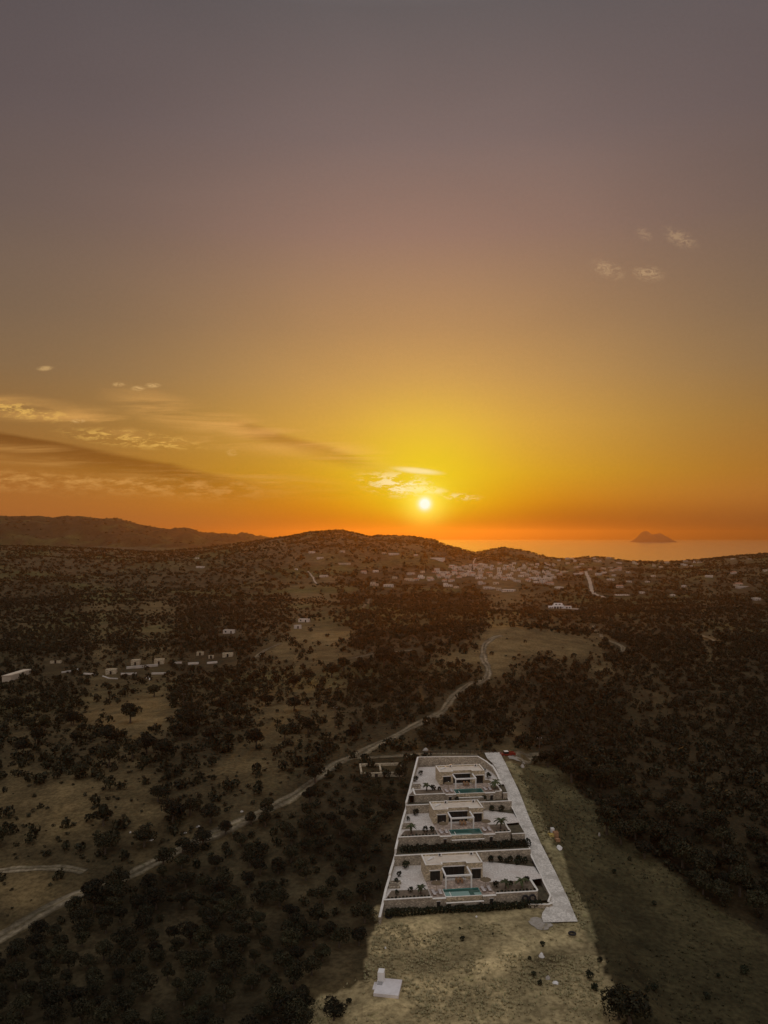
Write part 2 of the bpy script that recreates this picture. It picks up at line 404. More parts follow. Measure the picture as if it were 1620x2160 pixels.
def bx(name, mat, parent, *boxes):
    m = MB()
    for b in boxes: m.box(*b)
    return m.build(name, mat, parent)
def copy_tree(o, parent=None):
    c = o.copy(); COL.objects.link(c); c.parent = parent
    for ch in list(o.children): copy_tree(ch, c)
    return c
def struct(o): return tag(o, kind='structure')
def npmesh(name, V, Fq, mat, fsize):
    """fast mesh from arrays: V (n,3), Fq (m,fsize)"""
    me = bpy.data.meshes.new(name)
    V = np.ascontiguousarray(V, dtype=np.float32); Fq = np.ascontiguousarray(Fq, dtype=np.int32)
    me.vertices.add(len(V)); me.vertices.foreach_set('co', V.ravel())
    me.loops.add(Fq.size); me.loops.foreach_set('vertex_index', Fq.ravel())
    me.polygons.add(len(Fq)); me.polygons.foreach_set('loop_start', np.arange(len(Fq), dtype=np.int32) * fsize)
    me.update(calc_edges=True); me.validate()
    me.materials.append(M[mat]); return me

# ------------------------------------------------------------------ terrain
def vnoise(x, y, seed):
    xi = np.floor(x).astype(np.int64); yi = np.floor(y).astype(np.int64); xf = x - xi; yf = y - yi
    def h(a, b):
        n = (a * 374761393 + b * 668265263 + seed * 974634777) & 0xffffffff
        n = ((n ^ (n >> 13)) * 1274126177) & 0xffffffff
        return ((n ^ (n >> 16)) & 0xffff) / 65535.0
    u = xf * xf * (3 - 2 * xf); v = yf * yf * (3 - 2 * yf)
    return (h(xi, yi) * (1 - u) + h(xi + 1, yi) * u) * (1 - v) + (h(xi, yi + 1) * (1 - u) + h(xi + 1, yi + 1) * u) * v - 0.5
def fbm(x, y, L, seed, o=4):
    r = 0; a = 1.0
    for k in range(o):
        r = r + a * vnoise(x / L + 17.3 * k, y / L - 9.1 * k, seed + k); L = L / 2.03; a *= 0.5
    return r
def sst(t): t = np.clip(t, 0, 1); return t * t * (3 - 2 * t)

# drive beside the villas: left and right edge as (photo column, row) with its rising level
DRZ = ([150, 160, 168, 182, 205, 222, 235, 250, 262], [-2.9, -2.5, -1.9, 0.15, 3.6, 5.8, 6.8, 7.3, 7.4])
def on_drive(px, py):
    Y = 180.0
    for _ in range(60):
        z = np.interp(Y, *DRZ); Y = 0.5 * Y + 0.5 * (H - z) * F / (py - YH)
    return ((px - 810) * Y / F, Y, float(np.interp(Y, *DRZ)))
DL = [on_drive(*p) for p in ((1141, 1930), (1164, 1895), (1149, 1866), (1137, 1838), (1123, 1811), (1113, 1779), (1090, 1723), (1073, 1687), (1063, 1655), (1048, 1624), (1040, 1611), (1027, 1599))]
DR = [on_drive(*p) for p in ((1213, 1930), (1200, 1898), (1173, 1842), (1142, 1781), (1118, 1728), (1100, 1681), (1077, 1632), (1066, 1609), (1060, 1598))]
def dl(y): return np.interp(y, [p[1] for p in DL], [p[0] for p in DL])
def dr(y): return np.interp(y, [p[1] for p in DR], [p[0] for p in DR])
# left boundary wall of the plot
LW = ((-0.9, 160.6), (10.4, 239.0))
def lw(y): return LW[0][0] + (y - LW[0][1]) * (LW[1][0] - LW[0][0]) / (LW[1][1] - LW[0][1])

SM = ([-1500, -300, 0, 200, 320, 420, 520, 570, 640, 700, 720, 745, 780, 800, 860, 910, 940, 1000, 1060, 1100, 1160, 1180, 1250, 1330, 1400, 1430, 1480, 1560, 1620, 1800, 2400],
      [1150, 1150, 1152, 1158, 1166, 1158, 1143, 1136, 1128, 1121.5, 1120, 1125, 1134, 1130.5, 1132.5, 1138, 1150, 1166, 1158, 1163, 1178, 1182, 1179, 1185, 1187, 1187, 1183, 1174, 1169, 1166, 1170])
SL = ([-1500, -400, -100, 0, 60, 110, 170, 215, 250, 285, 350, 400, 420, 500, 570, 640, 700, 760],
      [1105, 1082, 1090, 1088, 1092, 1097, 1090, 1096, 1093, 1104, 1115, 1119, 1125, 1129, 1136, 1150, 1170, 1290])
DM, DLH, SEA = 2600.0, 5200.0, -45.0
def T(Xa, Ya, plot=True):
    Xa = np.asarray(Xa, float); Ya = np.asarray(Ya, float)
    s = np.interp(Ya, [-400, 100, 130, 160, 175, 190, 205, 222, 240, 260, 320, 420, 520, 573, 640, 800, 1000, 1150],
                  [-7, -3.8, -3.1, -2.6, -1.6, 0.2, 2.6, 4.9, 6.2, 6.6, 5.5, 2.0, 3.0, 4.0, 0, -4, -14, -20])
    fade = 1 - sst((Ya - 700) / 400)
    s = s - 0.045 * np.clip(-Xa - 2, 0, 260) * fade
    gl = 1 - sst((Ya - 330) / 170)
    edge = np.where(Ya < 255, dr(Ya) + 5.0, 44.0)
    s = s - (3.0 * sst((Xa - edge) / 5.0) + 0.10 * np.clip(Xa - edge - 5, 0, 220)) * gl - 0.03 * np.clip(Xa - 60, 0, 200) * (1 - gl) * fade
    s = s + 6.5 * np.exp(-((Xa - 100) / 75) ** 2 - ((Ya - 560) / 60) ** 2) + 3.0 * np.exp(-((Xa - 150) / 70) ** 2 - ((Ya - 820) / 90) ** 2)
    s = s - 7 * np.exp(-((Xa + 150) / 120) ** 2 - ((Ya - 470) / 90) ** 2)
    px = 810 + F * Xa / np.maximum(Ya, 60.0)
    zM = H + (YH - np.interp(px, *SM)) * DM / F
    zL = H + (YH - np.interp(px, *SL)) * DLH / F
    t = sst((Ya - 1150) / (DM - 1150)); z = s * (1 - t) + zM * t
    leftw = 1 - sst((px - 560) / 120)
    after = (-130) * (1 - leftw) + (np.minimum(zM, 0) - 25) * leftw
    t2 = sst((Ya - DM) / 900); z = np.where(Ya > DM, zM * (1 - t2) + after * t2, z)
    t3 = sst((Ya - 3300) / (DLH - 3300)); z = np.where(Ya > 3300, z * (1 - t3) + np.maximum(zL, -140) * t3, z)
    t4 = sst((Ya - DLH) / 1300); z = np.where(Ya > DLH, z * (1 - t4) - 140 * t4, z)
    crest = np.exp(-((Ya - DM) / 160) ** 2) + np.exp(-((Ya - DLH) / 300) ** 2)
    amp = np.where((Ya > DM) , leftw, 1.0) * np.interp(Ya, [100, 260, 400, 700, 1300, 2400, 3200, 5000], [0.0, 0.3, 3.0, 9.0, 16.0, 26.0, 60.0, 95.0]) * (1 - 0.85 * np.clip(crest, 0, 1))
    z = z + amp * fbm(Xa, Ya, 210.0, 5, 5)
    z = z + 0.5 * fbm(Xa, Ya, 11.0, 31, 3) * (1 - sst((Ya - 500) / 300))
    if plot:
        zd = np.interp(Ya, *DRZ)
        iny = (Ya > 150) & (Ya < 262)
        xl, xr = dl(Ya), dr(Ya)
        near = iny & (Xa > xl - 1.6) & (Xa < xr + 4.0)
        z = np.where(near, zd - 0.30 - np.clip(Xa - xr, 0, 5) * 0.08, z)
        insd = (Ya > 169.5) & (Ya < 237.0) & (Xa > lw(Ya) + 0.4) & (Xa < xl + 0.6)
        low = np.where(Ya < 189, -4.5, np.where(Ya < 213, -2.0, 1.0))
        z = np.where(insd, np.minimum(z, low), z)
    return z
_YS = np.concatenate([np.arange(90, 700, 1.5), np.geomspace(700, 6300, 900)])
def hit(px, py):
    u = (px - 810) / F; v = -(py - YH) / F
    zt = T(u * _YS, _YS, plot=False); zr = H + v * _YS
    i = np.argmax(zt > zr)
    if not (zt > zr).any(): return (u * 2500, 2500.0, float(T(u * 2500, 2500.0, False)))
    if i == 0: Y = _YS[0]
    else:
        d0 = zr[i - 1] - zt[i - 1]; d1 = zt[i] - zr[i]; Y = _YS[i - 1] + (_YS[i] - _YS[i - 1]) * d0 / (d0 + d1)
    return (u * Y, float(Y), float(T(u * Y, Y, False)))
def proj(Xa, Ya, Za): return 810 + F * Xa / Ya, YH + F * (H - Za) / Ya
def inpoly(px, py, poly):
    r = np.zeros(np.shape(px), bool); n = len(poly)
    for i in range(n):
        x0, y0 = poly[i]; x1, y1 = poly[(i + 1) % n]
        c = ((y0 > py) != (y1 > py)) & (px < (x1 - x0) * (py - y0) / ((y1 - y0) or 1e-9) + x0)
        r ^= c
    return r
# land cover, sketched as areas seen from the drone and stored as areas of the ground
GROVE = [(-60, 2020), (100, 1940), (262, 1872), (400, 1808), (500, 1762), (600, 1712), (660, 1672), (720, 1628), (800, 1640), (868, 1625), (850, 1720), (828, 1830), (800, 1900), (790, 1960), (765, 2020), (690, 2040), (640, 2075), (660, 2180), (600, 2260), (-60, 2260)]
FIELD = [(380, 2800), (560, 2300), (640, 2120), (700, 2075), (765, 2060), (785, 1990), (800, 1925), (812, 1905), (1150, 1900), (1215, 1900), (1250, 1990), (1272, 2060), (1330, 2170), (1380, 2300), (1560, 2800)]
VERGE = [(1060, 1606), (1080, 1606), (1140, 1720), (1200, 1840), (1262, 1985), (1238, 1985), (1213, 1930), (1145, 1785), (1100, 1680)]
MEADOW = [(1078, 1612), (1180, 1622), (1215, 1660), (1275, 1720), (1350, 1790), (1430, 1850), (1500, 1910), (1640, 1985), (2400, 2250), (2800, 2800), (1560, 2800), (1375, 2300), (1290, 2100), (1258, 1985), (1195, 1830), (1135, 1710)]
BARE = [(330, 1505, 140, 48, 1.0), (1110, 1352, 140, 28, 1.3), (985, 1392, 80, 38, 1.0), (1200, 1372, 90, 26, 1.0), (1275, 1412, 50, 26, .6), (85, 1880, 130, 60, 1.0), (130, 1705, 190, 80, .7),
        (1340, 1480, 26, 50, .6), (1400, 1470, 40, 40, .6), (1470, 1500, 40, 30, .5), (680, 1338, 100, 18, .9), (590, 1372, 30, 26, .8), (770, 1385, 150, 22, .6), (520, 1620, 130, 40, .45),
        (640, 1255, 50, 30, .5), (300, 1285, 140, 14, .5), (70, 1320, 90, 14, .5), (250, 1330, 120, 12, .45), (1320, 1330, 60, 24, .4), (1150, 1262, 90, 16, .5), (1050, 1210, 150, 26, .3),
        (1180, 1640, 60, 30, .6), (20, 1960, 90, 40, .6), (430, 1470, 40, 20, .8), (230, 1440, 90, 14, .3), (720, 1660, 60, 26, .3), (800, 1580, 90, 20, .3), (600, 1500, 60, 20, .3), (700, 2090, 80, 60, .9)]
def cover(Xa, Ya, Za):
    """returns (bare 0..1, field mask, verge mask, meadow mask)"""
    Yp = np.maximum(Ya, 95.0); px, py = proj(Xa, Yp, Za)
    wob = fbm(Xa, Ya, 7.0, 77, 4) * 46 * 160 / np.maximum(Yp, 160)
    fld = inpoly(px + wob, py + wob * .6, FIELD); vrg = inpoly(px + wob * .5, py, VERGE); mdw = inpoly(px + wob, py + wob * .5, MEADOW)
    b = np.zeros_like(px)
    for cx, cy, rx, ry, s in BARE:
        d = ((px - cx) / rx) ** 2 + ((py - cy) / ry) ** 2
        b = np.maximum(b, s * np.exp(-d * 1.1))
    L = np.interp(Yp, [150, 500, 1500, 5000], [14, 40, 120, 300])
    n = fbm(Xa / L * 30, Ya / L * 30, 30.0, 51, 4)
    b = np.clip(b * .9 + n * 1.0 - 0.10, 0, 1)
    return b, fld, vrg, mdw
def build_terrain():
    ys = np.concatenate([np.linspace(-300, 95, 24), np.arange(98, 262, 1.1), 262 * np.geomspace(1, 6900 / 262, 330)])
    t = np.linspace(-1, 1, 460); t = t * (0.55 + 0.45 * np.abs(t))
    YY, TT = np.meshgrid(ys, t, indexing='ij'); XX = TT * (170 + 0.92 * np.maximum(YY, 0)) + 12
    ZZ = T(XX, YY)
    V = np.stack([XX, YY, ZZ], -1).reshape(-1, 3)
    nr, nc = XX.shape; i = np.arange(nr - 1)[:, None] * nc + np.arange(nc - 1)[None]
    Fq = np.stack([i, i + 1, i + nc + 1, i + nc], -1).reshape(-1, 4)
    me = npmesh('terrain', V, Fq, 'ground_cover', 4)
    me.polygons.foreach_set('use_smooth', [True] * len(me.polygons))
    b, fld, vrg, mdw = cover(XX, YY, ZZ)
    scrub = np.array([0.060, 0.047, 0.025]); dry = np.array([0.175, 0.128, 0.062])
    c = scrub + (dry - scrub) * b[..., None]
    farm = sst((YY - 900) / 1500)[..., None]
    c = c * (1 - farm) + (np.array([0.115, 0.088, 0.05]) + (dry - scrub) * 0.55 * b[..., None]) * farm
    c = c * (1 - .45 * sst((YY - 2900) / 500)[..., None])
    olive = np.clip(fbm(XX, YY, 110.0, 151, 4) * 2.4 + .05, 0, 1)[..., None] * sst((YY - 260) / 200)[..., None]
    c = c * (1 - .8 * olive) + np.array([0.100, 0.096, 0.038]) * (.8 * olive)
    n = fbm(XX, YY, 16.0, 91, 4)[..., None]; n2 = fbm(XX, YY * 2.3 + XX * .8, 7.0, 93, 4)[..., None]
    pxx, pyy = proj(XX, np.maximum(YY, 95.0), ZZ)
    trk = np.exp(-((pyy - (2165 - (pxx - 690) * .40)) / 16) ** 2) + .7 * np.exp(-((pyy - (2195 - (pxx - 690) * .42)) / 9) ** 2)
    hol = np.exp(-((pxx - 1145) / 34) ** 2 - ((pyy - 2022) / 20) ** 2) + .5 * np.exp(-((pxx - 930) / 70) ** 2 - ((pyy - 2035) / 26) ** 2)
    grv = inpoly(pxx, pyy, GROVE) & (YY < 275)
    c = np.where(grv[..., None], np.array([0.056, 0.044, 0.024]) * (1 + .9 * n), c)
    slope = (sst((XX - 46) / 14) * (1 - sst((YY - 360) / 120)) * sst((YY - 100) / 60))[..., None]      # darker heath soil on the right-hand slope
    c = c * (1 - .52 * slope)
    fc = np.array([0.33, 0.268, 0.150]) * (1 + 0.38 * n + 0.40 * n2 + (.62 * trk - .6 * hol)[..., None])
    c = np.where(fld[..., None], fc, c)
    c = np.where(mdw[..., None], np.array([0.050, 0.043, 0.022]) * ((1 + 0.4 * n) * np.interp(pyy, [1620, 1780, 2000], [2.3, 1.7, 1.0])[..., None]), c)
    c = np.where(vrg[..., None], np.array([0.26, 0.225, 0.125]) * (1 + 0.35 * n), c)
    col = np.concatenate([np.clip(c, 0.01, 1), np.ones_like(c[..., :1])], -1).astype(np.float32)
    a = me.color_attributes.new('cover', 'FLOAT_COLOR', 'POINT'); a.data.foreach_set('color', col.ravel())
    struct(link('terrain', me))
build_terrain()
m = MB(); m.face([(-24000, -6000, SEA), (24000, -6000, SEA), (24000, 23500, SEA), (-24000, 23500, SEA)])
struct(m.build('sea', 'sea_water'))
def build_island():
    D = 15000.0
    prof = ([1330, 1338, 1345, 1350, 1354, 1362, 1368, 1374, 1385, 1392, 1400, 1408, 1416, 1424], [1144, 1138, 1131, 1124, 1117.5, 1116, 1121, 1125, 1123.5, 1122, 1126, 1131, 1137, 1144])
    nx, ny = 90, 26
    V = []; Fq = []
    for j in range(ny):
        for i in range(nx):
            px = 1326 + 102 * i / (nx - 1); sx = 1379 + (px - 1379) * .88; tt = (j / (ny - 1)) * 2 - 1
            Xw = (sx - 810) / F * D; Yw = D + tt * 520
            hz = (H + (YH - np.interp(px, *prof)) * D / F - SEA) * .86
            z = SEA - 14 + (hz + 14) * max(0, 1 - abs(tt) ** 1.6) * (1 + 0.25 * float(vnoise(np.array(Xw / 130.), np.array(Yw / 130.), 3)) * (abs(tt) + .12))
            V.append((Xw, Yw, z))
    for j in range(ny - 1):
        for i in range(nx - 1): a = j * nx + i; Fq.append((a, a + 1, a + nx + 1, a + nx))
    me = npmesh('island', np.array(V), np.array(Fq), 'island_rock', 4)
    struct(link('island', me))
build_island()

# air: one box of thin haze round the whole place
def build_haze():
    m, nt, b = nodes('haze_air'); nt.nodes.remove(b)
    v = nt.nodes.new('ShaderNodeVolumePrincipled')
    v.inputs['Color'].default_value = (0.68, 0.40, 0.18, 1); v.inputs['Density'].default_value = 5.0e-5; v.inputs['Anisotropy'].default_value = 0.75
    nt.links.new(v.outputs[0], nt.nodes['Material Output'].inputs['Volume'])
    m.cycles.homogeneous_volume = True
    mb = MB(); mb.box(-26000, 26000, -8000, 25500, -160.0, 240.0)
    o = mb.build('haze', m); tag(o, kind='stuff')
build_haze()

# ------------------------------------------------------------------ roads and tracks
def ribbon(name, pts, width, mat, lift=0.1, step=2.0, pixel=True, zf=None):
    P = [hit(*p) for p in pts] if pixel else pts
    P = [Vector((p[0], p[1], 0)) for p in P]
    # catmull-rom resample
    out = []
    for i in range(len(P) - 1):
        p0 = P[max(i - 1, 0)]; p1 = P[i]; p2 = P[i + 1]; p3 = P[min(i + 2, len(P) - 1)]
        n = max(2, int((p2 - p1).length / step))
        for k in range(n):
            t = k / n
            out.append(0.5 * ((2 * p1) + (p2 - p0) * t + (2 * p0 - 5 * p1 + 4 * p2 - p3) * t * t + (3 * p1 - p0 - 3 * p2 + p3) * t ** 3))
    out.append(P[-1])
    nl = 9; V = []; Fq = []; cols = []; rr_ = random.Random(len(out))
    PROF = [(.085, .068, .038), (.15, .125, .085), (.20, .17, .12), (.18, .152, .108), (.11, .09, .053), (.18, .152, .108), (.20, .17, .12), (.15, .125, .085), (.085, .068, .038)]
    for i, p in enumerate(out):
        d = out[min(i + 1, len(out) - 1)] - out[max(i - 1, 0)]; d.normalize(); nrm = Vector((d.y, -d.x, 0))
        w = width * (1 + 0.16 * math.sin(i * 0.7 * step / 6) + 0.1 * math.sin(i * 1.9 * step / 6))
        for k in range(nl):
            q = p + nrm * ((k / (nl - 1) - 0.5) * w + (rr_.uniform(-.3, .3) if k in (0, nl - 1) else 0))
            j_ = rr_.uniform(.8, 1.2) * (1 + .25 * math.sin(i * .31 + k)); cols.append((*[c_ * j_ for c_ in PROF[k]], 1))
            V.append((q.x, q.y, 0))
    V = np.array(V); V[:, 2] = T(V[:, 0], V[:, 1], False) + lift
    rut = np.tile(np.array([-0.10, 0.02, -0.03, -0.03, 0.06, -0.03, -0.03, 0.02, -0.10]) * min(1, lift * 6), len(out)); V[:, 2] += rut
    for i in range(len(out) - 1):
        for k in range(nl - 1): a = i * nl + k; Fq.append((a, a + 1, a + nl + 1, a + nl))
    me = npmesh(name, V, np.array(Fq), mat, 4)
    if mat == 'ground_cover':
        at_ = me.color_attributes.new('cover', 'FLOAT_COLOR', 'POINT'); at_.data.foreach_set('color', np.array(cols, np.float32).ravel())
    me.polygons.foreach_set('use_smooth', [True] * len(me.polygons))
    return struct(link(name, me)), out
ROAD = [(-120, 2035), (10, 1973), (120, 1908), (262, 1852), (400, 1783), (500, 1738), (600, 1690), (655, 1653), (712, 1610), (760, 1590), (830, 1555), (890, 1523), (930, 1502), (955, 1472), (985, 1446), (1024, 1432), (1030, 1412), (1020, 1390), (1022, 1362), (1040, 1346), (1060, 1341)]
road_o, ROADC = ribbon('dirt_road', ROAD, 4.4, 'ground_cover', 0.16, 2.0)
LANE = [(1030, 1598), (960, 1592), (880, 1593), (800, 1597), (740, 1600), (715, 1607)]
lane_o, LANEC = ribbon('lane', LANE, 3.5, 'ground_cover', 0.13, 2.0)
SIDE = [(-60, 1846), (0, 1838), (60, 1833), (130, 1831), (178, 1840)]
side_o, SIDEC = ribbon('side_track', SIDE, 2.6, 'ground_cover', 0.13, 2.0)
APRON = [(1060, 1600), (1085, 1597), (1140, 1592), (1200, 1600)]
apr_o, APRC = ribbon('farm_track', APRON, 4.9, 'ground_cover', 0.15, 2.0)
far_tracks = [[(1236, 1206), (1242, 1220), (1246, 1236), (1250, 1249), (1262, 1257), (1275, 1262)], [(1003, 1178), (999, 1186), (997, 1194)], [(650, 1206), (657, 1215), (663, 1226), (668, 1232)],
              [(1252, 1320), (1258, 1336), (1269, 1345)], [(1283, 1351), (1302, 1359), (1314, 1366), (1310, 1376)], [(1035, 1289), (1070, 1283), (1115, 1279), (1150, 1278)],
              [(780, 1264), (772, 1274), (766, 1284)], [(540, 1388), (560, 1372), (590, 1358)], [(740, 1390), (800, 1378), (870, 1372)], [(1478, 1342), (1495, 1348), (1508, 1356)]]
TRKC = []
for k, t_ in enumerate(far_tracks):
    wd = 6.5 if k == 0 else 3.2
    o_, c_ = ribbon('track', t_, wd, 'pale_track' if k in (0, 1, 2) else 'ground_cover', 0.35 if k in (3, 4, 7, 8) else 0.9, 5.0); TRKC.append(c_)

# ------------------------------------------------------------------ villas on their terraces
VY = R(7.0)
VO = [(9.3, 174.5, 0.0), (12.6, 199.0, 3.8), (15.7, 220.6, 6.9)]
WHICH = ['nearest', 'middle', 'farthest']
def w2l(k, x, y):
    dx, dy = x - VO[k][0], y - VO[k][1]
    return dx * math.cos(VY) + dy * math.sin(VY), -dx * math.sin(VY) + dy * math.cos(VY)
def l2w(k, u, v):
    return VO[k][0] + u * math.cos(VY) - v * math.sin(VY), VO[k][1] + u * math.sin(VY) + v * math.cos(VY)
def left_u(k, v):      # local u of the left boundary wall (inner face) at depth v
    a = w2l(k, *LW[0]); b = w2l(k, *LW[1]); return a[0] + (v - a[1]) * (b[0] - a[0]) / (b[1] - a[1]) + 0.15
def right_u(k, v):     # local u of the drive's left edge at depth v
    pts = [w2l(k, p[0], p[1]) for p in DL]
    return float(np.interp(v, [p[1] for p in pts], [p[0] for p in pts])) - 0.2
BEDR = [23.4, 18.0, 15.9]                  # right end of the front planting bed
BACK = [9.0, 8.3, 17.4]                    # depth of the plot's back wall

def make_villa():
    r = empty('villa', (0, 0, 0))
    wl = bx('wall', 'villa_stone', r,
            (0, 13.1, 0.92 + .3, 6.0, -0.5, 3.3),                                # core behind the recess
            (0, 3.9, 0.25, 1.22, -0.5, 3.3), (9.4, 13.1, 0.25, 1.22, -0.5, 3.3),
            (0, 1.05, 0, 0.25, -0.5, 3.3), (3.35, 3.9, 0, 0.25, -0.5, 3.3), (1.05, 3.35, 0, 0.25, 2.25, 3.3), 
            (9.4, 10.55, 0, 0.25, -0.5, 3.3), (12.7, 13.1, 0, 0.25, -0.5, 3.3), (10.55, 12.7, 0, 0.25, 2.25, 3.3),
            (3.9, 4.15, 0.92, 1.22, -0.5, 3.3), (9.15, 9.4, 0.92, 1.22, -0.5, 3.3), (4.15, 9.15, 0.92, 1.22, 2.65, 3.3))
    # parapets, stepped back over the recess
    bx('parapet', 'villa_stone', r, (0, 3.9, 0, .28, 3.3, 3.66), (9.4, 13.1, 0, .28, 3.3, 3.66), (3.9, 9.4, .92, 1.2, 3.3, 3.66), (3.62, 3.9, .28, 1.2, 3.3, 3.66), (9.4, 9.68, .28, 1.2, 3.3, 3.66),
       (0, .28, .28, 6.0, 3.3, 3.66), (12.82, 13.1, .28, 6.0, 3.3, 3.66), (.28, 12.82, 5.72, 6.0, 3.3, 3.66))
    bx('coping', 'white_coping', r, (-.04, 3.94, -.04, .30, 3.66, 3.73), (9.36, 13.14, -.04, .30, 3.66, 3.73), (3.94, 9.36, .88, 1.22, 3.66, 3.73), (3.6, 3.94, .30, 1.22, 3.66, 3.73), (9.36, 9.70, .30, 1.22, 3.66, 3.73),
       (-.04, .30, .30, 6.04, 3.66, 3.73), (12.80, 13.14, .30, 6.04, 3.66, 3.73), (.30, 12.80, 5.70, 6.04, 3.66, 3.73))
    m = MB(); m.prism([(.28, .28), (3.62, .28), (3.62, 1.2), (9.68, 1.2), (9.68, .28), (12.82, .28), (12.82, 5.72), (.28, 5.72)], 3.302, 3.34)
    m.build('roof', 'roof_screed', r)
    def window(x0, x1, y, h, n):
        fr = MB(); t = .07
        for k in range(n + 1):
            xx = x0 + (x1 - x0 - t) * k / n; fr.box(xx, xx + t, y, y + .07, 0.05, h)
        fr.box(x0 + t, x1 - t, y + .005, y + .065, h - t, h); fr.box(x0 + t, x1 - t, y + .005, y + .065, 0.05, 0.05 + t)
        w = fr.build('window', 'dark_frame', r)
        for k in range(n):
            xa = x0 + (x1 - x0 - t) * k / n + t; xb = x0 + (x1 - x0 - t) * (k + 1) / n
            bx('pane', 'glass_dark', w, (xa, xb, y + .025, y + .045, .05 + t, h - t))
    window(1.06, 3.34, .14, 2.22, 2); window(10.56, 12.69, .14, 2.22, 2); window(4.16, 9.14, 1.05, 2.62, 4)
    for a, b, yy, zz in ((.85, 3.55, -.06, 2.3), (10.35, 12.95, -.06, 2.3), (3.98, 9.32, .84, 2.68)):
        bx('lintel', 'white_paint', r, (a, b, yy, yy + .30, zz, zz + .22))
    for x in (3.78, 9.5): bx('pergola_post', 'white_paint', r, (x - .15, x + .15, -4.3, -4.0, -.02, 2.62))
    bx('pergola_beam', 'white_paint', r, (3.6, 9.68, -4.32, -3.98, 2.62, 2.98))
    for x in (3.78, 9.5): bx('pergola_beam', 'white_paint', r, (x - .16, x + .16, -3.98, -0.001, 2.66, 2.96))
    return r
def lounger_mesh(r):
    m = MB(); m.box(-.33, .33, -.95, .95, .22, .28); 
    for x in (-.28, .28):
        for y in (-.8, .8): m.box(x - .03, x + .03, y - .03, y + .03, 0, .22)
    m.build('frame', 'wood', r)
    c = MB(); c.box(-.31, .31, -.93, .25, .28, .37); c.build('mattress', 'cushion', r)
    b = MB(); b.prism([(-.31, .27), (.31, .27), (.31, .93), (-.31, .93)], [.28, .28, .50, .50], [.38, .38, .61, .61]); b.build('backrest', 'cushion', r)
def make_lounger():
    r = empty('sun_lounger', (0, 0, 0)); lounger_mesh(r); return r
def make_parasol():
    r = empty('parasol', (0, 0, 0))
    MB().tube([(0, 0, 0), (0, 0, 2.45)], [.04, .035], 7).build('pole', 'wood', r)
    m = MB(); m.lathe([(0.01, 2.62), (.25, 2.56), (.75, 2.36), (1.18, 2.14), (1.22, 2.06), (1.12, 2.10), (.6, 2.32), (0.03, 2.5)], 14); m.build('canopy', 'thatch', r)
    MB().lathe([(0, .12), (.28, .12), (.30, 0)], 10).build('base', 'slab_concrete', r)
    MB().lathe([(0, 2.74), (.07, 2.72), (.09, 2.60)], 8).build('finial', 'white_paint', r)
    return r
def make_heater():
    r = empty('solar_water_heater', (0, 0, 0))
    m = MB(); m.tube([(-.7, .55, .95), (.7, .55, .95)], [.27, .27], 12); m.build('tank', 'white_enamel', r)
    m = MB(); m.prism([(-.62, -.9), (.62, -.9), (.62, .45), (-.62, .45)], [.12, .12, .78, .78], [.20, .20, .86, .86]); m.build('collector', 'glass_dark', r)
    m = MB()
    for x in (-.55, .55): m.box(x - .03, x + .03, .42, .48, 0, .9); m.box(x - .03, x + .03, -.85, -.79, 0, .14); m.box(x - .03, x + .03, -.79, .42, .02, .06)
    m.build('stand', 'grey_metal', r); return r
def make_tarp():
    r = empty('folded_awning', (0, 0, 0)); m = MB()
    m.tube([(-1.05, -.4, .12), (-.4, -.1, .22), (.2, .15, .26), (.8, .38, .18)], [.10, .22, .24, .12], 8); m.build('fabric_roll', 'tarp_white', r, smooth=True)
    m = MB(); m.box(.75, 1.05, .25, .6, 0, .5); m.build('bracket', 'white_enamel', r); return r
def make_ac():
    r = empty('air_conditioner', (0, 0, 0))
    bx('casing', 'white_enamel', r, (-.42, .42, -.17, .17, .10, .72)); bx('foot', 'grey_metal', r, (-.36, -.30, -.19, .19, 0, .10)); bx('foot', 'grey_metal', r, (.30, .36, -.19, .19, 0, .10))
    m = MB(); m.tube([(-.1, -.175, .41), (-.1, -.20, .41)], [.25, .25], 14); m.build('fan_grille', 'dark_frame', r); return r
def make_table():
    r = empty('dining_table', (0, 0, 0)); bx('tabletop', 'wood', r, (-.9, .9, -.45, .45, .70, .75))
    for x in (-.8, .8):
        for y in (-.36, .36): bx('leg', 'wood', r, (x - .04, x + .04, y - .04, y + .04, 0, .70))
    return r
def make_chair():
    r = empty('chair', (0, 0, 0)); bx('seat', 'wood', r, (-.22, .22, -.22, .22, .42, .46)); bx('backrest', 'orange_brick', r, (-.22, .22, .20, .24, .46, .92))
    for x in (-.19, .19):
        for y in (-.19, .19): bx('leg', 'wood', r, (x - .02, x + .02, y - .02, y + .02, 0, .42))
    return r
def leafcloud(n, lobes, size, rng, flat=0.0, upb=0.3):
    """leaf quads scattered in the outer shell of a set of lobes [(centre, radii)]"""
    w = np.array([r[0] * r[1] for c, r in lobes]); w = w / w.sum()
    k = rng.choice(len(lobes), n, p=w)
    C = np.array([c for c, r in lobes])[k]; Rr = np.array([r for c, r in lobes])[k]
    d = rng.normal(size=(n, 3)); d[:, 2] += upb; d /= np.linalg.norm(d, axis=1)[:, None]
    rad = rng.uniform(0.55, 1.08, n) ** 0.6
    P = C + d * Rr * rad[:, None]
    nrm = d + rng.normal(size=(n, 3)) * 0.55; nrm /= np.linalg.norm(nrm, axis=1)[:, None]
    a = np.cross(nrm, rng.normal(size=(n, 3))); a /= np.linalg.norm(a, axis=1)[:, None]; b = np.cross(nrm, a)
    s = size * rng.uniform(0.6, 1.3, n)[:, None]
    V = np.stack([P - a * s - b * s * .6, P + a * s * .9 - b * s * .7, P + a * s + b * s * .6, P - a * s * .8 + b * s * .7], 1)
    return V
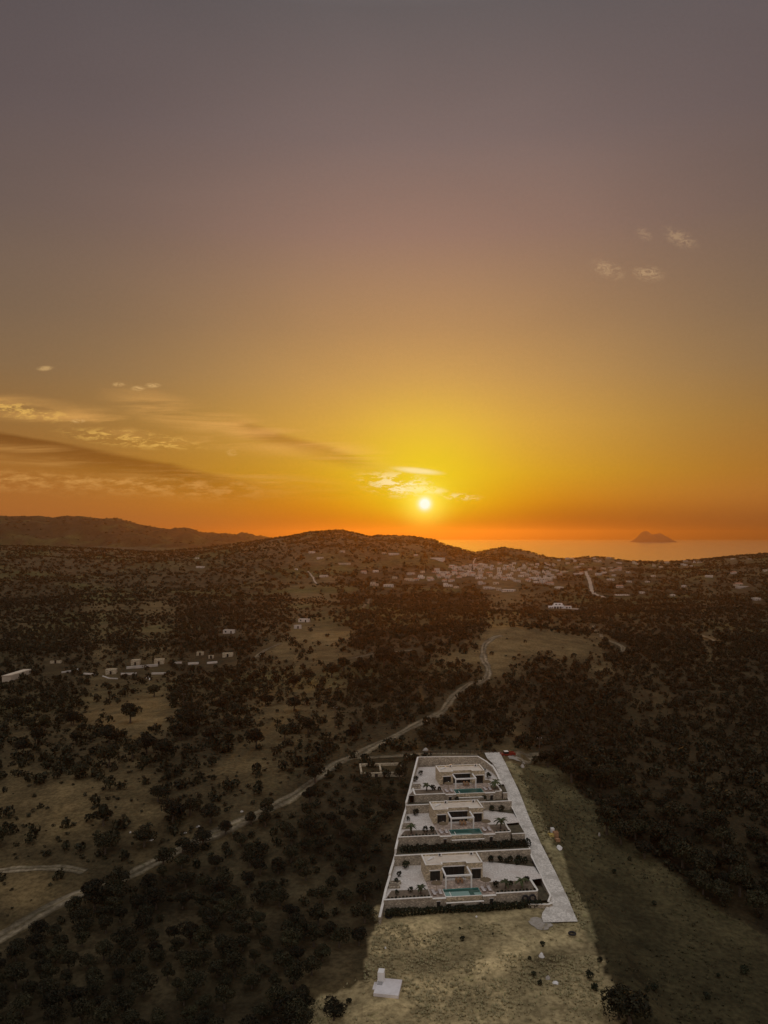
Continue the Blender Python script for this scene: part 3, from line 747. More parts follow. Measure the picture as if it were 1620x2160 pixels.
def cloudmesh(name, V, mat):
    n = len(V); return npmesh(name, V.reshape(-1, 3), np.arange(n * 4).reshape(n, 4), mat, 4)
def make_palm(seed, h=2.0, n=15, L=1.7):
    rng = random.Random(seed); r = empty('palm_tree', (0, 0, 0))
    m = MB(); m.tube([(0, 0, -.1), (.03, 0, h * .5), (.05, .03, h)], [.20, .16, .17], 8); m.build('trunk', 'trunk_bark', r)
    c = MB()
    for i in range(n):
        a = 2 * math.pi * i / n + rng.uniform(-.2, .2); e = rng.uniform(0.1, 1.15); le = L * rng.uniform(.8, 1.1)
        d = Vector((math.cos(a), math.sin(a), 0)); s = Vector((-math.sin(a), math.cos(a), 0)); p = Vector((.05, .03, h)); prev = None
        for q in range(6):
            t = q / 5; pos = p + d * (le * t * math.cos(e * (1 - .5 * t))) + Vector((0, 0, le * (math.sin(e) * t - .75 * t * t)))
            w = .26 * math.sin(math.pi * min(1, .12 + t * .86)) + .02
            cur = (pos - s * w - Vector((0, 0, w * .5)), pos, pos + s * w - Vector((0, 0, w * .5)))
            if prev: c.face((prev[0], cur[0], cur[1], prev[1])); c.face((prev[1], cur[1], cur[2], prev[2]))
            prev = cur
    c.build('fronds', 'palm_leaf', r); return r
SHRUB = [cloudmesh('shrub_foliage', leafcloud(150, [((0, 0, .45), (.42, .42, .42)), ((.2, .1, .6), (.3, .3, .3))], .09, np.random.default_rng(s)), 'hedge_leaf') for s in (3, 4, 5)]
def shrub(k, x, y, z, s, label, group, name='garden_shrub'):
    o = link(name, SHRUB[k % 3], None, (x, y, z), k * 1.3); o.scale = (s, s, s * 1.05); return tag(o, label, 'shrub', group)

villa0 = make_villa(); lng0 = make_lounger(); par0 = make_parasol(); tarp0 = make_tarp(); ac0 = make_ac(); tab0 = make_table(); chr0 = make_chair()
_first = {}
def place(proto, k, u, v, z, rz, label, cat, group=None):
    key = proto.name
    if key not in _first: _first[key] = 1; o = proto
    else: o = copy_tree(proto)
    x, y = l2w(k, u, v); o.location = (x, y, VO[k][2] + z); o.rotation_euler = (0, 0, VY + rz)
    return tag(o, label, cat, group)
def sheet(name, mat, k, poly, z, parent=None):
    m = MB(); m.face([(*l2w(k, *p), VO[k][2] + z) for p in poly]); return struct(m.build(name, mat))
def wallrun(name, pts, tops, base, th, label, cat='wall', cop=True, closed=False, wallmat='stone_wall'):
    """stone wall following world points, each with its own top level, with a pale coping as a part"""
    r = empty(name, (pts[0][0], pts[0][1], base if not hasattr(base, '__len__') else base[0]), 0, label, cat)
    o = Vector(r.location)
    P = [Vector((p[0], p[1])) for p in pts]; n = len(P)
    Lf, Rt = [], []
    for i in range(n):
        a = (P[i] - P[max(i - 1, 0)]); b = (P[min(i + 1, n - 1)] - P[i])
        if a.length < 1e-6: a = b
        if b.length < 1e-6: b = a
        a.normalize(); b.normalize(); nn = Vector((-(a.y + b.y), a.x + b.x)); nn.normalize()
        k = 1 / max(.5, nn.dot(Vector((-a.y, a.x)))); Lf.append(nn * k); Rt.append(nn * -k)
    bs = base if hasattr(base, '__len__') else [base] * n
    def run(w, z0, z1, mat, nm):
        m = MB()
        for i in range(n - 1):
            q = [P[i] + Lf[i] * w, P[i] + Rt[i] * w, P[i + 1] + Rt[i + 1] * w, P[i + 1] + Lf[i + 1] * w]
            m.prism([(c.x - o.x, c.y - o.y) for c in q], [z0[i] - o.z, z0[i] - o.z, z0[i + 1] - o.z, z0[i + 1] - o.z], [z1[i] - o.z, z1[i] - o.z, z1[i + 1] - o.z, z1[i + 1] - o.z])
        m.build(nm, mat, r)
    run(th / 2, bs, tops, wallmat, 'stonework')
    if cop: run(th / 2 + .05, tops, [t + .08 for t in tops], 'white_coping', 'coping')
    return r
def wall_local(k, name, pts, top, base, th, label, **kw):
    tops = [VO[k][2] + (t if hasattr(top, '__len__') else top) for t in (top if hasattr(top, '__len__') else [top] * len(pts))]
    return wallrun(name, [l2w(k, *p) for p in pts], tops, VO[k][2] + base, th, label, **kw)
def hedge(k, u0, u1, v0, v1, z0, z1, label):
    rng = np.random.default_rng(int(u1 * 7) + k); lobes = []
    n = int((u1 - u0) / .75)
    for i in range(n):
        u = u0 + (u1 - u0) * (i + .5) / n; vv = (v0 + v1) / 2 + rng.uniform(-.12, .12); h = (z1 - z0) * rng.uniform(.8, 1.12)
        lobes.append(((u, vv, z0 + h * .5), (.62, (v1 - v0) / 2 * rng.uniform(.85, 1.1), h * .55)))
    V = leafcloud(n * 130, lobes, .15, rng); V = V - np.array([u0, (v0 + v1) / 2, z0])
    r = link('hedge', cloudmesh('hedge', V, 'hedge_leaf'), None, (*l2w(k, u0, (v0 + v1) / 2), VO[k][2] + z0), VY); tag(r, label, 'hedge')
    return r

for k in range(3):
    W = WHICH[k]; bk = BACK[k]; br = BEDR[k]
    place(villa0, k, 0, 0, 0, 0, '%s of the three flat-roofed stone villas with white pergola frame' % W if k != 1 else 'middle flat-roofed stone villa of three, with white pergola frame', 'villa', 'stone villas on the terraces')
    # ground of the terrace
    lu = lambda v: left_u(k, v); ru = lambda v: right_u(k, v)
    vs = np.linspace(-7.9, bk, 8)
    sheet('courtyard', 'court_gravel', k, [(lu(-7.9), -7.9), (0, -7.9), (0, bk), (lu(bk), bk)], 0)
    sheet('courtyard', 'court_gravel', k, [(0, 0.0), (13.1, 0.0), (13.1, bk), (0, bk)], 0)
    sheet('courtyard', 'court_gravel', k, [(13.1, 0), (14, 0), (14, -2), (br + .1, -2)] + [(ru(v) , v) for v in np.linspace(-1.5, bk, 7)] + [(13.1, bk)], 0)
    sheet('pool_deck', 'deck_paving', k, [(0, -4.2), (14, -4.2), (14, 0), (0, 0)], 0.0)
    sheet('pool_deck', 'deck_paving', k, [(0, -7.9), (3, -7.9), (3, -4.2), (0, -4.2)], 0.0)
    sheet('pool_deck', 'deck_paving', k, [(11, -7.9), (14, -7.9), (14, -4.2), (11, -4.2)], 0.0)
    sheet('planting_bed', 'bed_soil', k, [(14, -7.9), (br, -7.9), (br, -2), (14, -2)], 0.0)
    sheet('planting_bed', 'bed_soil', k, [(lu(-7.9) + .2, -7.7), (-.15, -7.7), (-.15, -3.8), (lu(-3.8) + 1.2, -3.4)], 0.02)
    if k < 2:
        nk = k + 1
        q0, q1 = w2l(k, *l2w(nk, left_u(nk, -8.0), -8.0)), w2l(k, *l2w(nk, right_u(nk, -8.0), -8.0))
        sheet('planted_strip', 'strip_soil', k, [(lu(bk), bk), (ru(bk), bk), (ru((bk + q1[1]) / 2), (bk + q1[1]) / 2), (q1[0], q1[1]), (q0[0], q0[1])], 1.75 if k == 0 else 1.2)
        sheet('planting_bed', 'strip_soil', k, [(16.5, bk - .3), (ru(bk - .3), bk - .3), (ru(4.5), 4.5)], 0.02)
    rv_ = np.linspace(-8.6 if k == 0 else -7.9, -1.7, 6)
    sheet('sunken_lawn', 'strip_soil', k, [(br + .1, rv_[0]), (ru(rv_[0]), rv_[0])] + [(ru(v), v) for v in rv_[1:]] + [(br + .1, -1.7)], -1.6 if k == 0 else -.5)
    # swimming pool
    p = empty('swimming_pool', (*l2w(k, 7, -6), VO[k][2]), VY, 'turquoise rectangular pool in front of the %s villa' % W, 'pool', 'villa pools')
    bx('basin', 'pool_tile', p, (-4, 4, -1.8, 1.8, -1.5, -1.4), (-4, -3.9, -1.8, 1.8, -1.4, -.02), (3.9, 4, -1.8, 1.8, -1.4, -.02), (-3.9, 3.9, 1.7, 1.8, -1.4, -.02), (-3.9, 3.9, -1.8, -1.7, -1.4, -.02))
    def pool_sheet(nm, mat, *rects):                            # water surface; pale and dark pieces paint in the sky and house reflection
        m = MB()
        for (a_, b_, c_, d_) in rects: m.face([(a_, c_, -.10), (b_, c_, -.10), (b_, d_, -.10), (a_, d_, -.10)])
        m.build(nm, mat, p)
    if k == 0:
        pool_sheet('pale_water', 'pale_water', (-3.9, 1.5, -1.7, .55), (2.5, 3.9, -1.7, -.3)); pool_sheet('dark_reflection_water', 'pool_water', (-3.9, 1.5, .55, 1.7), (1.5, 2.5, -1.7, 1.7), (2.5, 3.9, -.3, 1.7))
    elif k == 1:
        pool_sheet('pale_water', 'pale_water', (-3.9, 1.3, -1.7, -.7)); pool_sheet('dark_reflection_water', 'pool_water', (-3.9, 1.3, -.7, 1.7), (1.3, 3.9, -1.7, 1.7))
    else: pool_sheet('dark_reflection_water', 'pool_water', (-3.9, 3.9, -1.7, 1.7))
    bx('coping', 'white_coping', p, (-4.0, 4.0, -2.02, -1.76, -.02, .03), (-4.05, -3.9, -1.76, 1.8, -.02, .012))
    bx('entry_step', 'white_coping', p, (-3.85, -2.6, -1.5, -1.32, -.3, -.09), (-2.75, -2.6, -1.32, .6, -.3, -.09))
    bx('front_wall', 'villa_stone', p, (-4.0, 4.0, -2.0, -1.8, -1.5, -.02))
    # front retaining walls, pump rooms under the deck ends
    fl = lu(-7.9) if k < 2 else -8.3
    wall_local(k, 'retaining_wall', [(fl, -7.95), (0.1, -7.95)], .18, -4.5, .4, 'stone front wall left of the %s villa\'s pool' % W)
    rv = [(14.0, -7.95), (br - .6, -7.95), (br - .17, -7.8), (br, -7.35), (br + .12, -2.0)]
    wall_local(k, 'retaining_wall', rv, .20, -4.5, .38, 'stone wall curving round the planting bed right of the %s villa\'s pool' % W)
    if k == 2: wall_local(k, 'retaining_wall', [(-8.3, -7.7), (-8.0, -2.5)], .18, -4.5, .36, 'short side wall at the left bed of the farthest villa')
    if k: wall_local(k, 'retaining_wall', [(br + .3, -7.9), (right_u(k, -7.9) - .1, -7.9)], -.35, -4.5, .3, 'short stone wall between the %s villa\'s bed and the drive' % W)
    wall_local(k, 'pool_catch_wall', [(2.9, -8.9), (11.1, -8.9)], -.85, -4.5, .35, 'low stone wall with pale coping below the %s villa\'s pool' % W)
    for a, b, side in ((0.1, 2.95, 'left'), (11.05, 13.95, 'right')):
        rr = empty('pump_room', (*l2w(k, a, -8.5), VO[k][2] - 4.5), VY, 'small stone pump room with dark door %s of the %s villa\'s pool' % (side, W), 'pump room', 'pump rooms under the pool decks')
        w_ = b - a
        d0 = .85 if side == 'left' else 1.45
        bx('wall', 'stone_wall', rr, (0, d0, 0, .62, 0, 4.46), (d0 + .8, w_, 0, .62, 0, 4.46), (d0, d0 + .8, 0, .62, 3.95, 4.46), (d0, d0 + .8, .2, .62, 0, 3.95), (d0, d0 + .8, 0, .2, 0, 2.4))
        bx('coping', 'white_coping', rr, (-.05, w_ + .05, -.06, .60, 4.462, 4.53))
        d = bx('door', 'dark_frame', rr, (d0 + .03, d0 + .77, .1, .15, 2.42, 3.9)); bx('handle', 'grey_metal', d, (d0 + .64, d0 + .70, .07, .10, 3.1, 3.2))
        bx('lintel', 'white_paint', rr, (d0 - .08, d0 + .88, -.03, -.001, 3.93, 4.05))
    # back wall
    bpts = [(lu(bk), bk), (ru(bk), bk)] if k < 2 else None
    if k < 2: wall_local(k, 'back_wall', bpts, 2.4 if k == 0 else 2.2, -2.0, .4, 'tall rough stone wall behind the %s villa' % W)
    if k < 2: hedge(k, fl + .3, br + (.2 if k == 0 else 4.0), -10.7 if k == 0 else -12.4, -9.2, -2.5, -.85, 'dark clipped hedge at the foot of the %s terrace' % ('nearest' if k == 0 else 'middle'))
    # furniture
    for (u, v, rz, nm) in ((.75, -6.2, .12, 'left of the pool, outer'), (2.15, -6.1, .0, 'left of the pool, beside the water'), (11.75, -5.9, .1, 'right of the pool, beside the water'), (13.1, -5.8, .05, 'right of the pool, outer')):
        place(lng0, k, u, v, 0, rz, '%s of two cushioned loungers, %s villa' % (nm, W), 'sun lounger', 'loungers at the pools')
    for (u, v, sd) in ((1.45, -5.5, 'left'), (12.45, -5.2, 'right')):
        place(par0, k, u, v, 0, 0, 'thatched parasol %s of the %s villa\'s pool' % (sd, W), 'parasol', 'thatched parasols')
    place(tarp0, k, 1.9, 3.6, 3.34, .25, 'rolled pale awning lying on the left roof of the %s villa' % W, 'awning', 'rolled awnings on the roofs')
    place(ac0, k, 11.7, 5.0, 3.34, 0, 'white air conditioner at the right rear roof corner, %s villa' % W, 'air conditioner', 'roof air conditioners')
    place(ac0, k, 4.3, 5.2, 3.34, 0, 'white air conditioner at the rear parapet left of centre, %s villa' % W, 'air conditioner', 'roof air conditioners')
    place(tab0, k, 7.4, -1.3, 0, 0, 'wooden table under the %s villa\'s pergola' % W, 'table', 'pergola tables')
    for (du, dv, rz, nm) in ((-.4, -.75, math.pi, 'front left'), (.45, -.75, math.pi, 'front right'), (-.4, .75, 0, 'rear left'), (.45, .75, 0, 'rear right')):
        place(chr0, k, 7.4 + du, -1.3 + dv, 0, rz, '%s chair at the pergola table, %s villa' % (nm, W), 'chair', 'chairs under the pergolas')
# raised planters in the left courtyards
for k in range(3):
    for i, (v0, v1) in enumerate(((-2.6, -1.2), (-.7, .5))):
        u0 = left_u(k, v0) + .35
        r = empty('planter', (*l2w(k, u0, v0), VO[k][2]), VY, '%s low stone planter by the left wall, %s villa' % (('front', 'rear')[i], WHICH[k]), 'planter', 'courtyard planters')
        bx('stonework', 'stone_wall', r, (0, 2.5, 0, .2, 0, .45), (0, 2.5, v1 - v0 - .2, v1 - v0, 0, .45), (0, .2, .2, v1 - v0 - .2, 0, .45), (2.3, 2.5, .2, v1 - v0 - .2, 0, .45))
        bx('soil', 'bed_soil', r, (.2, 2.3, .2, v1 - v0 - .2, 0, .36))
# boundary walls
def lwall():
    ys = [160.6, 170, 176, 176.05, 186, 186.05, 192, 200, 208, 208.05, 217, 226, 239.0]
    tp = [-1.2, .5, .6, 1.1, 1.4, 2.6, 3.6, 4.4, 4.9, 6.2, 7.0, 8.2, 9.6]
    wallrun('boundary_wall', [(lw(y), y) for y in ys], tp, [t - 6 for t in tp], .42, 'long white-topped stone wall climbing the plot\'s left edge beside the grove')
lwall()
wallrun('boundary_wall', [(lw(239.0) + .2, 239.05), (28.9, 240.0), (31.0, 236.5), (32.6, 232), (33.2, 227.5), (33.4, 222)], [9.55, 9.5, 9.0, 8.5, 7.6, 6.9], 4.0, .42, 'high stone wall closing the plot behind the farthest villa')
dpts = [(dl(y) - .12, y) for y in np.linspace(168.2, 219, 24)]
wallrun('drive_wall', [(30.9, 167.0), (35.2, 166.9), (36.0, 167.3)] + dpts, [-1.5, -1.5, -1.45] + [float(np.interp(p[1], *DRZ)) + (.35 if not (179 < p[1] < 185 or 203.5 < p[1] < 208) else .06) for p in dpts], -4.5, .3, 'low pale-capped wall along the left side of the concrete drive')
# gates beside the drive
for (ya, yb, nm) in ((178.4, 184.6, 'nearest'), (203.2, 208.2, 'middle')):
    xa, xb = dl(ya) - .35, dl(yb) - .35; za = float(np.interp(ya, *DRZ)); zb = float(np.interp(yb, *DRZ))
    r = empty('sliding_gate', (xa, ya, za), 0, 'dark slatted gate between the drive and the %s villa\'s court' % nm, 'gate', 'gates beside the drive')
    d = Vector((xb - xa, yb - ya, 0)); 
    for i in range(7):
        h0 = .12 + i * .2; m = MB(); nn = Vector((d.y, -d.x, 0)).normalized() * .03
        m.prism([(-nn.x, -nn.y), (nn.x, nn.y), (d.x + nn.x, d.y + nn.y), (d.x - nn.x, d.y - nn.y)], [h0 - 1.0, h0 - 1.0, h0 + (zb - za) - 1.0, h0 + (zb - za) - 1.0], [h0 - .85, h0 - .85, h0 + (zb - za) - .85, h0 + (zb - za) - .85])
        m.build('slat', 'dark_frame', r)
# drive
def build_drive():
    ys = np.concatenate([[161.0], np.linspace(163, 252, 60)]); m = MB(); prev = None
    for i, y in enumerate(ys):
        zc = float(np.interp(y, *DRZ)); a = (dl(y), y, zc); b = (dr(y), y + .4, zc)
        if prev: m.face([prev[0], prev[1], b, a])
        prev = (a, b)
    struct(m.build('concrete_drive', 'concrete_drive'))
build_drive()
x_, y_, z_ = hit(1140, 1948)
# gravel spill at the foot of the drive
def patch(name, mat, px, py, rx, ry, lift, seed):
    c = hit(px, py); rng = random.Random(seed); n = 22; V = [(c[0], c[1], c[2] + lift)]; 
    for i in range(n):
        t = 2 * math.pi * i / n; q = rng.uniform(.78, 1.15); xx, yy = c[0] + rx * q * math.cos(t), c[1] + ry * q * math.sin(t)
        V.append((xx, yy, float(T(xx, yy)) + lift))
    m = MB(); m.v = V; m.f = [(0, 1 + i, 1 + (i + 1) % n) for i in range(n)]; m.mi = [0] * n
    return struct(m.build(name, mat))
patch('gravel_patch', 'gravel_grey', 1140, 1948, 2.6, 2.2, .10, 4)
patch('farmyard_slab', 'gravel_grey', 1090, 1601, 3.0, 2.6, .16, 8)
# garden plants
PALMS = [(0, -2.1, -5.9, 1.7, 1.3), (0, 20.5, -5.6, 1.8, 1.8), (0, 16.8, -5.7, 1.5, 1.6), (1, 16.2, -5.2, 2.3, 2.1), (1, -6.6, -5.6, 1.9, 1.7), (2, 14.9, -4.8, 1.9, 2.1), (2, -4.6, -5.0, 1.9, 1.5)]
PL = ['small palm in the left front bed of the nearest villa', 'larger palm near the corner of the nearest villa\'s right bed', 'bushy palm in the middle of the nearest villa\'s right bed',
      'spreading palm in the right bed of the middle villa', 'palm in the left front bed of the middle villa', 'wide dark palm right of the farthest villa\'s pool', 'palm in the left front bed of the farthest villa']
for i, ((k, u, v, h, L), lb) in enumerate(zip(PALMS, PL)):
    o = make_palm(20 + i, h, 16, L); o.location = (*l2w(k, u, v), VO[k][2]); tag(o, lb, 'palm', 'garden palms')
i = 0
for k, u0, u1, side in ((0, -9.3, -.6, 'left'), (0, 14.6, 22.8, 'right'), (1, -9.0, -.6, 'left'), (1, 14.6, 17.6, 'right')):
    n = int((u1 - u0) / .72)
    for j in range(n):
        i += 1; shrub(i, *l2w(k, u0 + (u1 - u0) * j / max(1, n - 1), -7.45), VO[k][2], random.uniform(.5, .72), 'one of the small shrubs lining the %s front bed, %s villa' % (side, WHICH[k]), 'shrub row, %s bed, %s villa' % (side, WHICH[k]))
for (k, u, v, s, lb) in ((0, -4.2, -4.9, 1.3, 'leafy shrub beside the palm in the nearest villa\'s left bed'), (0, -7.2, -5.6, 1.1, 'thin shrub at the left end of the nearest villa\'s front bed'), (0, 15.0, -4.6, 1.5, 'dark upright shrub near the parasol in the nearest villa\'s right bed'),
                         (0, 18.3, -4.4, 1.3, 'shrub between the two palms of the nearest villa\'s right bed'), (0, 22.2, -3.2, 1.5, 'shrub at the far corner of the nearest villa\'s right bed'), (0, 17.2, 8.3, 1.6, 'shrub against the stone wall behind the nearest villa'),
                         (0, 19.6, 8.2, 1.5, 'second shrub along the stone wall behind the nearest villa'), (0, 23.8, 7.2, 1.9, 'bush in the corner by the drive behind the nearest villa'), (0, 21.8, 7.8, 1.6, 'low bush in the triangular bed of the nearest villa'), (0, -3.4, 7.4, 1.9, 'bush by the rear wall left of the nearest villa'), (0, 25.0, 6.4, 1.7, 'bush nearest the drive in the nearest villa\'s triangular bed'), (0, 22.9, 6.2, 1.4, 'low front bush in the nearest villa\'s triangular bed'), (0, 20.7, 7.2, 1.3, 'small bush at the middle of the nearest villa\'s triangular bed'), (0, -6.6, .2, 1.2, 'low plant between the planters left of the nearest villa'),
                         (0, -5.6, 3.2, 1.3, 'shrub by the boundary wall left of the nearest villa'), (1, -3.0, -5.4, 1.7, 'round shrub in the middle villa\'s left bed'), (1, -1.2, -5.2, 1.5, 'shrub at the right end of the middle villa\'s left bed'),
                         (1, 17.3, 7.3, 1.7, 'bush against the wall right behind the middle villa'), (1, 19.6, 6.6, 1.9, 'bush in the rear right corner of the middle villa\'s court'), (1, -3.5, 6.6, 1.8, 'bush by the rear wall left of the middle villa'), (1, -6.0, 3.0, 1.2, 'shrub by the boundary wall left of the middle villa'),
                         (2, -2.6, -4.6, 1.7, 'round shrub in the farthest villa\'s left bed'), (2, -1.0, -5.0, 1.3, 'small shrub at the right end of the farthest villa\'s left bed'), (2, -6.2, 4.0, 1.7, 'shrub by the boundary wall left of the farthest villa'), (2, -3.8, 9.5, 1.5, 'shrub in the rear left court of the farthest villa'),
                         (2, 15.4, 4.0, 1.8, 'bush beside the right wall of the farthest villa'), (2, 14.8, 8.5, 2.0, 'taller bush in the rear right court of the farthest villa'), (2, 3.2, -8.6, 1.6, 'creeper bush by the left pump room door of the farthest villa'), (2, 10.6, -8.7, 1.6, 'creeper bush by the right pump room door of the farthest villa')):
    i += 1; x, y = l2w(k, u, v); shrub(i, x, y, VO[k][2] + (-2.0 if v < -8 else 0), s, lb, 'garden shrubs of the villas')

# ------------------------------------------------------------------ village and other far buildings
WIN = MB().box(-.5, .5, -.05, .05, 0, 1).mesh('window', 'glass_dark')
HOUSE_RNG = random.Random(3); HOUSES = []
def house(px, py, w, d, h, label, style='flat', group='houses of the distant village', mat='village_plaster', name='house', cat='house', rz=None, wins=True):
    x, y, z = hit(px, py); rr = HOUSE_RNG
    if rz is None: rz = rr.uniform(-.5, .5)
    r = empty(name, (x, y, z), rz, label, cat, group)
    hw = w / 2; HOUSES.append((x, y, w))
    mb = MB(); mb.box(-hw, hw, 0, d, -5.0, h)
    if style == 'two': mb.box(-hw, hw * rr.uniform(-.1, .4), d * .25, d, h, h + 2.9)
    if style == 'step': mb.box(hw, hw + w * .45, d * .2, d * .9, -5.0, h * .8)
    mb.build('wall', mat, r)
    if style == 'gable':
        rf = MB(); o = .35
        rf.v = [(-hw - o, -o, h), (hw + o, -o, h), (hw + o, d + o, h), (-hw - o, d + o, h), (-hw - o, d / 2, h + d * .26), (hw + o, d / 2, h + d * .26)]
        rf.f = [(0, 1, 5, 4), (2, 3, 4, 5), (0, 4, 3), (1, 2, 5), (3, 2, 1, 0)]; rf.mi = [0] * 5
        rf.build('roof', 'clay_tile', r)
    else:
        rf = MB(); t = .25
        rf.box(-hw, hw, 0, t, h, h + .4) if style != 'two' else rf.box(-hw - .15, hw + .15, -.15, d * .25 - .01, h + .001, h + .25)
        if style != 'two': rf.box(-hw, hw, d - t, d, h, h + .4); rf.box(-hw, -hw + t, t, d - t, h, h + .4); rf.box(hw - t, hw, t, d - t, h, h + .4)
        rf.build('parapet' if style != 'two' else 'balcony', mat, r)
    if wins:
        n = max(1, int(w / 3.6))
        for i in range(n):
            o = link('window' if i != n // 2 else 'door', WIN, r, (-hw + w * (i + .5) / n, -.02, .9 if i != n // 2 else .05)); o.scale = (1.2, 1, 1.3 if i != n // 2 else 2.1)
        if style == 'two':
            o = link('window', WIN, r, (-hw * .5, d * .25 - .02, h + .9)); o.scale = (1.6, 1, 1.4)
    return r
z4 = lambda a, b: (700 + a * .3704, 1120 + b * .3704)
z5 = lambda a, b: (1200 + a * .2593, 1080 + b * .2593)
z8 = lambda a, b: (a * .432, 1060 + b * .432)
for (a, b, w, h, st, lb) in (
    (180, 242, 11, 5, 'gable', 'pale house alone above the left fringe of the village'), (250, 234, 12, 4, 'flat', 'flat house with bright front right of the lone gabled one, village left fringe'),
    (240, 312, 14, 4, 'two', 'white two-storey house at the near left edge of the village'), (325, 318, 17, 4, 'flat', 'long white building beside the two-storey house at the village\'s near left edge'),
    (355, 272, 9, 4.5, 'flat', 'small white cube house above the near left houses'), (430, 284, 13, 5, 'step', 'stepped white house left of the village core'), (455, 249, 15, 4, 'flat', 'wide low house uphill from the stepped white one'),
    (480, 284, 10, 4, 'gable', 'tiled house next to the stepped white house'), (507, 272, 13, 5, 'two', 'two-storey pale house at the left end of the village core'), (518, 238, 9, 4, 'flat', 'small pale house beside the tall cypress'),
    (568, 282, 11, 4, 'gable', 'white gabled house in the field gap before the village'), (600, 230, 11, 7, 'flat', 'tall pale house at the village\'s upper left'), (355, 138, 24, 5, 'flat', 'long pale building on the flank of the central hill'),
    (595, 165, 30, 5, 'flat', 'long pale row building below the central hill\'s right shoulder'), (480, 143, 9, 4, 'flat', 'tiny pale hut on the right shoulder of the central hill'), (300, 132, 9, 4, 'flat', 'tiny pale hut left of the long building on the central hill'),
    (60, 122, 12, 4, 'flat', 'pale house high on the central hill\'s left flank'), (75, 192, 26, 4, 'flat', 'long low pale shed on the left flank of the central hill'), (665, 318, 15, 4, 'two', 'large white two-storey house with balconies in front of the village'),
    (712, 326, 8, 3.5, 'flat', 'low white annex right of the large two-storey house'), (890, 332, 14, 4, 'step', 'stepped white house at the village\'s near edge'), (950, 340, 8, 5, 'flat', 'narrow white house at the village\'s near edge'),
    (1000, 345, 20, 3, 'flat', 'long low white wall-like building at the village\'s near edge'), (860, 306, 12, 4, 'two', 'two-storey pale house just behind the near edge, centre'), (803, 258, 10, 7, 'gable', 'pale church-like building in the middle of the village'),
    (1060, 292, 12, 4, 'flat', 'pale house in the right half of the village'), (1165, 297, 9, 4, 'flat', 'small white house near the village\'s lower right'), (1210, 300, 12, 4, 'two', 'two-storey house at the village\'s lower right'),
    (1247, 306, 14, 3.5, 'gable', 'tiled white house at the village\'s lower right corner'), (1225, 276, 13, 4, 'flat', 'flat white house uphill of the lower right corner'), (1303, 330, 14, 4, 'flat', 'white house left of the pale road into the village'),
    (1325, 238, 15, 4.5, 'step', 'stepped house left of the pale road\'s upper end'), (1400, 252, 20, 4.5, 'flat', 'long pale house at the top of the pale road'), (1155, 246, 11, 5, 'two', 'bright two-storey house in the right half of the village'),
    (1090, 218, 13, 4.5, 'flat', 'pale house on the village\'s upper right'), (935, 304, 10, 4, 'flat', 'small cream house just behind the near edge of the village')):
    house(*z4(a, b), w, w * .7, h * .85, lb, st, mat='village_cream' if (a * 7 + b) % 3 == 0 else 'village_plaster')
for (a, b, w, h, st, lb) in (
    (370, 522, 9, 4, 'flat', 'small white house right of the pale village road'), (340, 556, 17, 3.5, 'flat', 'low long house beside the pale village road'), (492, 572, 12, 3.5, 'flat', 'lone low house on the slope right of the village road'),
    (640, 574, 10, 3.5, 'flat', 'tiny pale house on the dark slope right of the village'), (415, 616, 14, 4, 'gable', 'cream gabled house below the village road\'s bend'), (600, 664, 10, 3.5, 'flat', 'small white house below the end of the village road'),
    (940, 613, 9, 5, 'flat', 'small bright tower-like house alone on the right slope'), (1350, 503, 14, 5, 'gable', 'round-topped pale house on the right hillside'), (1388, 598, 18, 4, 'gable', 'wide pale house above a white wall at right'),
    (1425, 616, 30, 2.5, 'flat', 'long white wall building on the right hillside'), (1605, 483, 11, 5, 'flat', 'white house at the photo\'s right edge'), (1475, 388, 13, 4, 'flat', 'pale house on the right skyline'),
    (1340, 385, 12, 4, 'flat', 'small house left of the one on the right skyline'), (1140, 530, 18, 4, 'flat', 'long cream house on the right hillside'), (1540, 718, 14, 4, 'flat', 'pale house on the lower right hillside'),
    (540, 420, 12, 5, 'two', 'two-storey house on the ridge behind the village road'), (690, 526, 10, 3.5, 'flat', 'pale hut right of the village'), (850, 684, 8, 3, 'flat', 'small hut in the dark woods at right'), (950, 405, 16, 4, 'flat', 'low building on the coastal ridge'),
    (1070, 415, 13, 4, 'flat', 'pale building right of the low one on the coastal ridge'), (440, 680, 26, 1.6, 'flat', 'long pale terrace wall below the village road')):
    house(*z5(a, b), w * .85, min(w * .6, 9), h * .75, lb, st, group='houses scattered right of the village', mat='village_cream' if (a + b) % 3 == 0 else 'village_plaster')
for (a, b, w, h, st, lb) in ((975, 320, 18, 4, 'flat', 'long white house alone in the dark hills at left'), (1520, 247, 14, 4, 'flat', 'pale house on the central hill\'s left slope'), (1565, 275, 14, 4, 'flat', 'pale house just below another on the central hill\'s left slope'),
                             (1585, 364, 16, 4, 'flat', 'bright white house below the central hill'), (1445, 329, 6, 3, 'flat', 'tiny white hut below the central hill'), (1455, 616, 6, 3, 'flat', 'tiny white hut in the valley left of centre'),
                             (1115, 640, 9, 3, 'flat', 'small pale hut in the valley woods'), (1480, 584, 10, 3, 'flat', 'pale shed in the valley near a bare slope'), (960, 275, 10, 3, 'flat', 'faint pale hut above the lone white house at left')):
    house(*z8(a, b), w, w * .5, h * .85, lb, st, group='houses in the left hills')
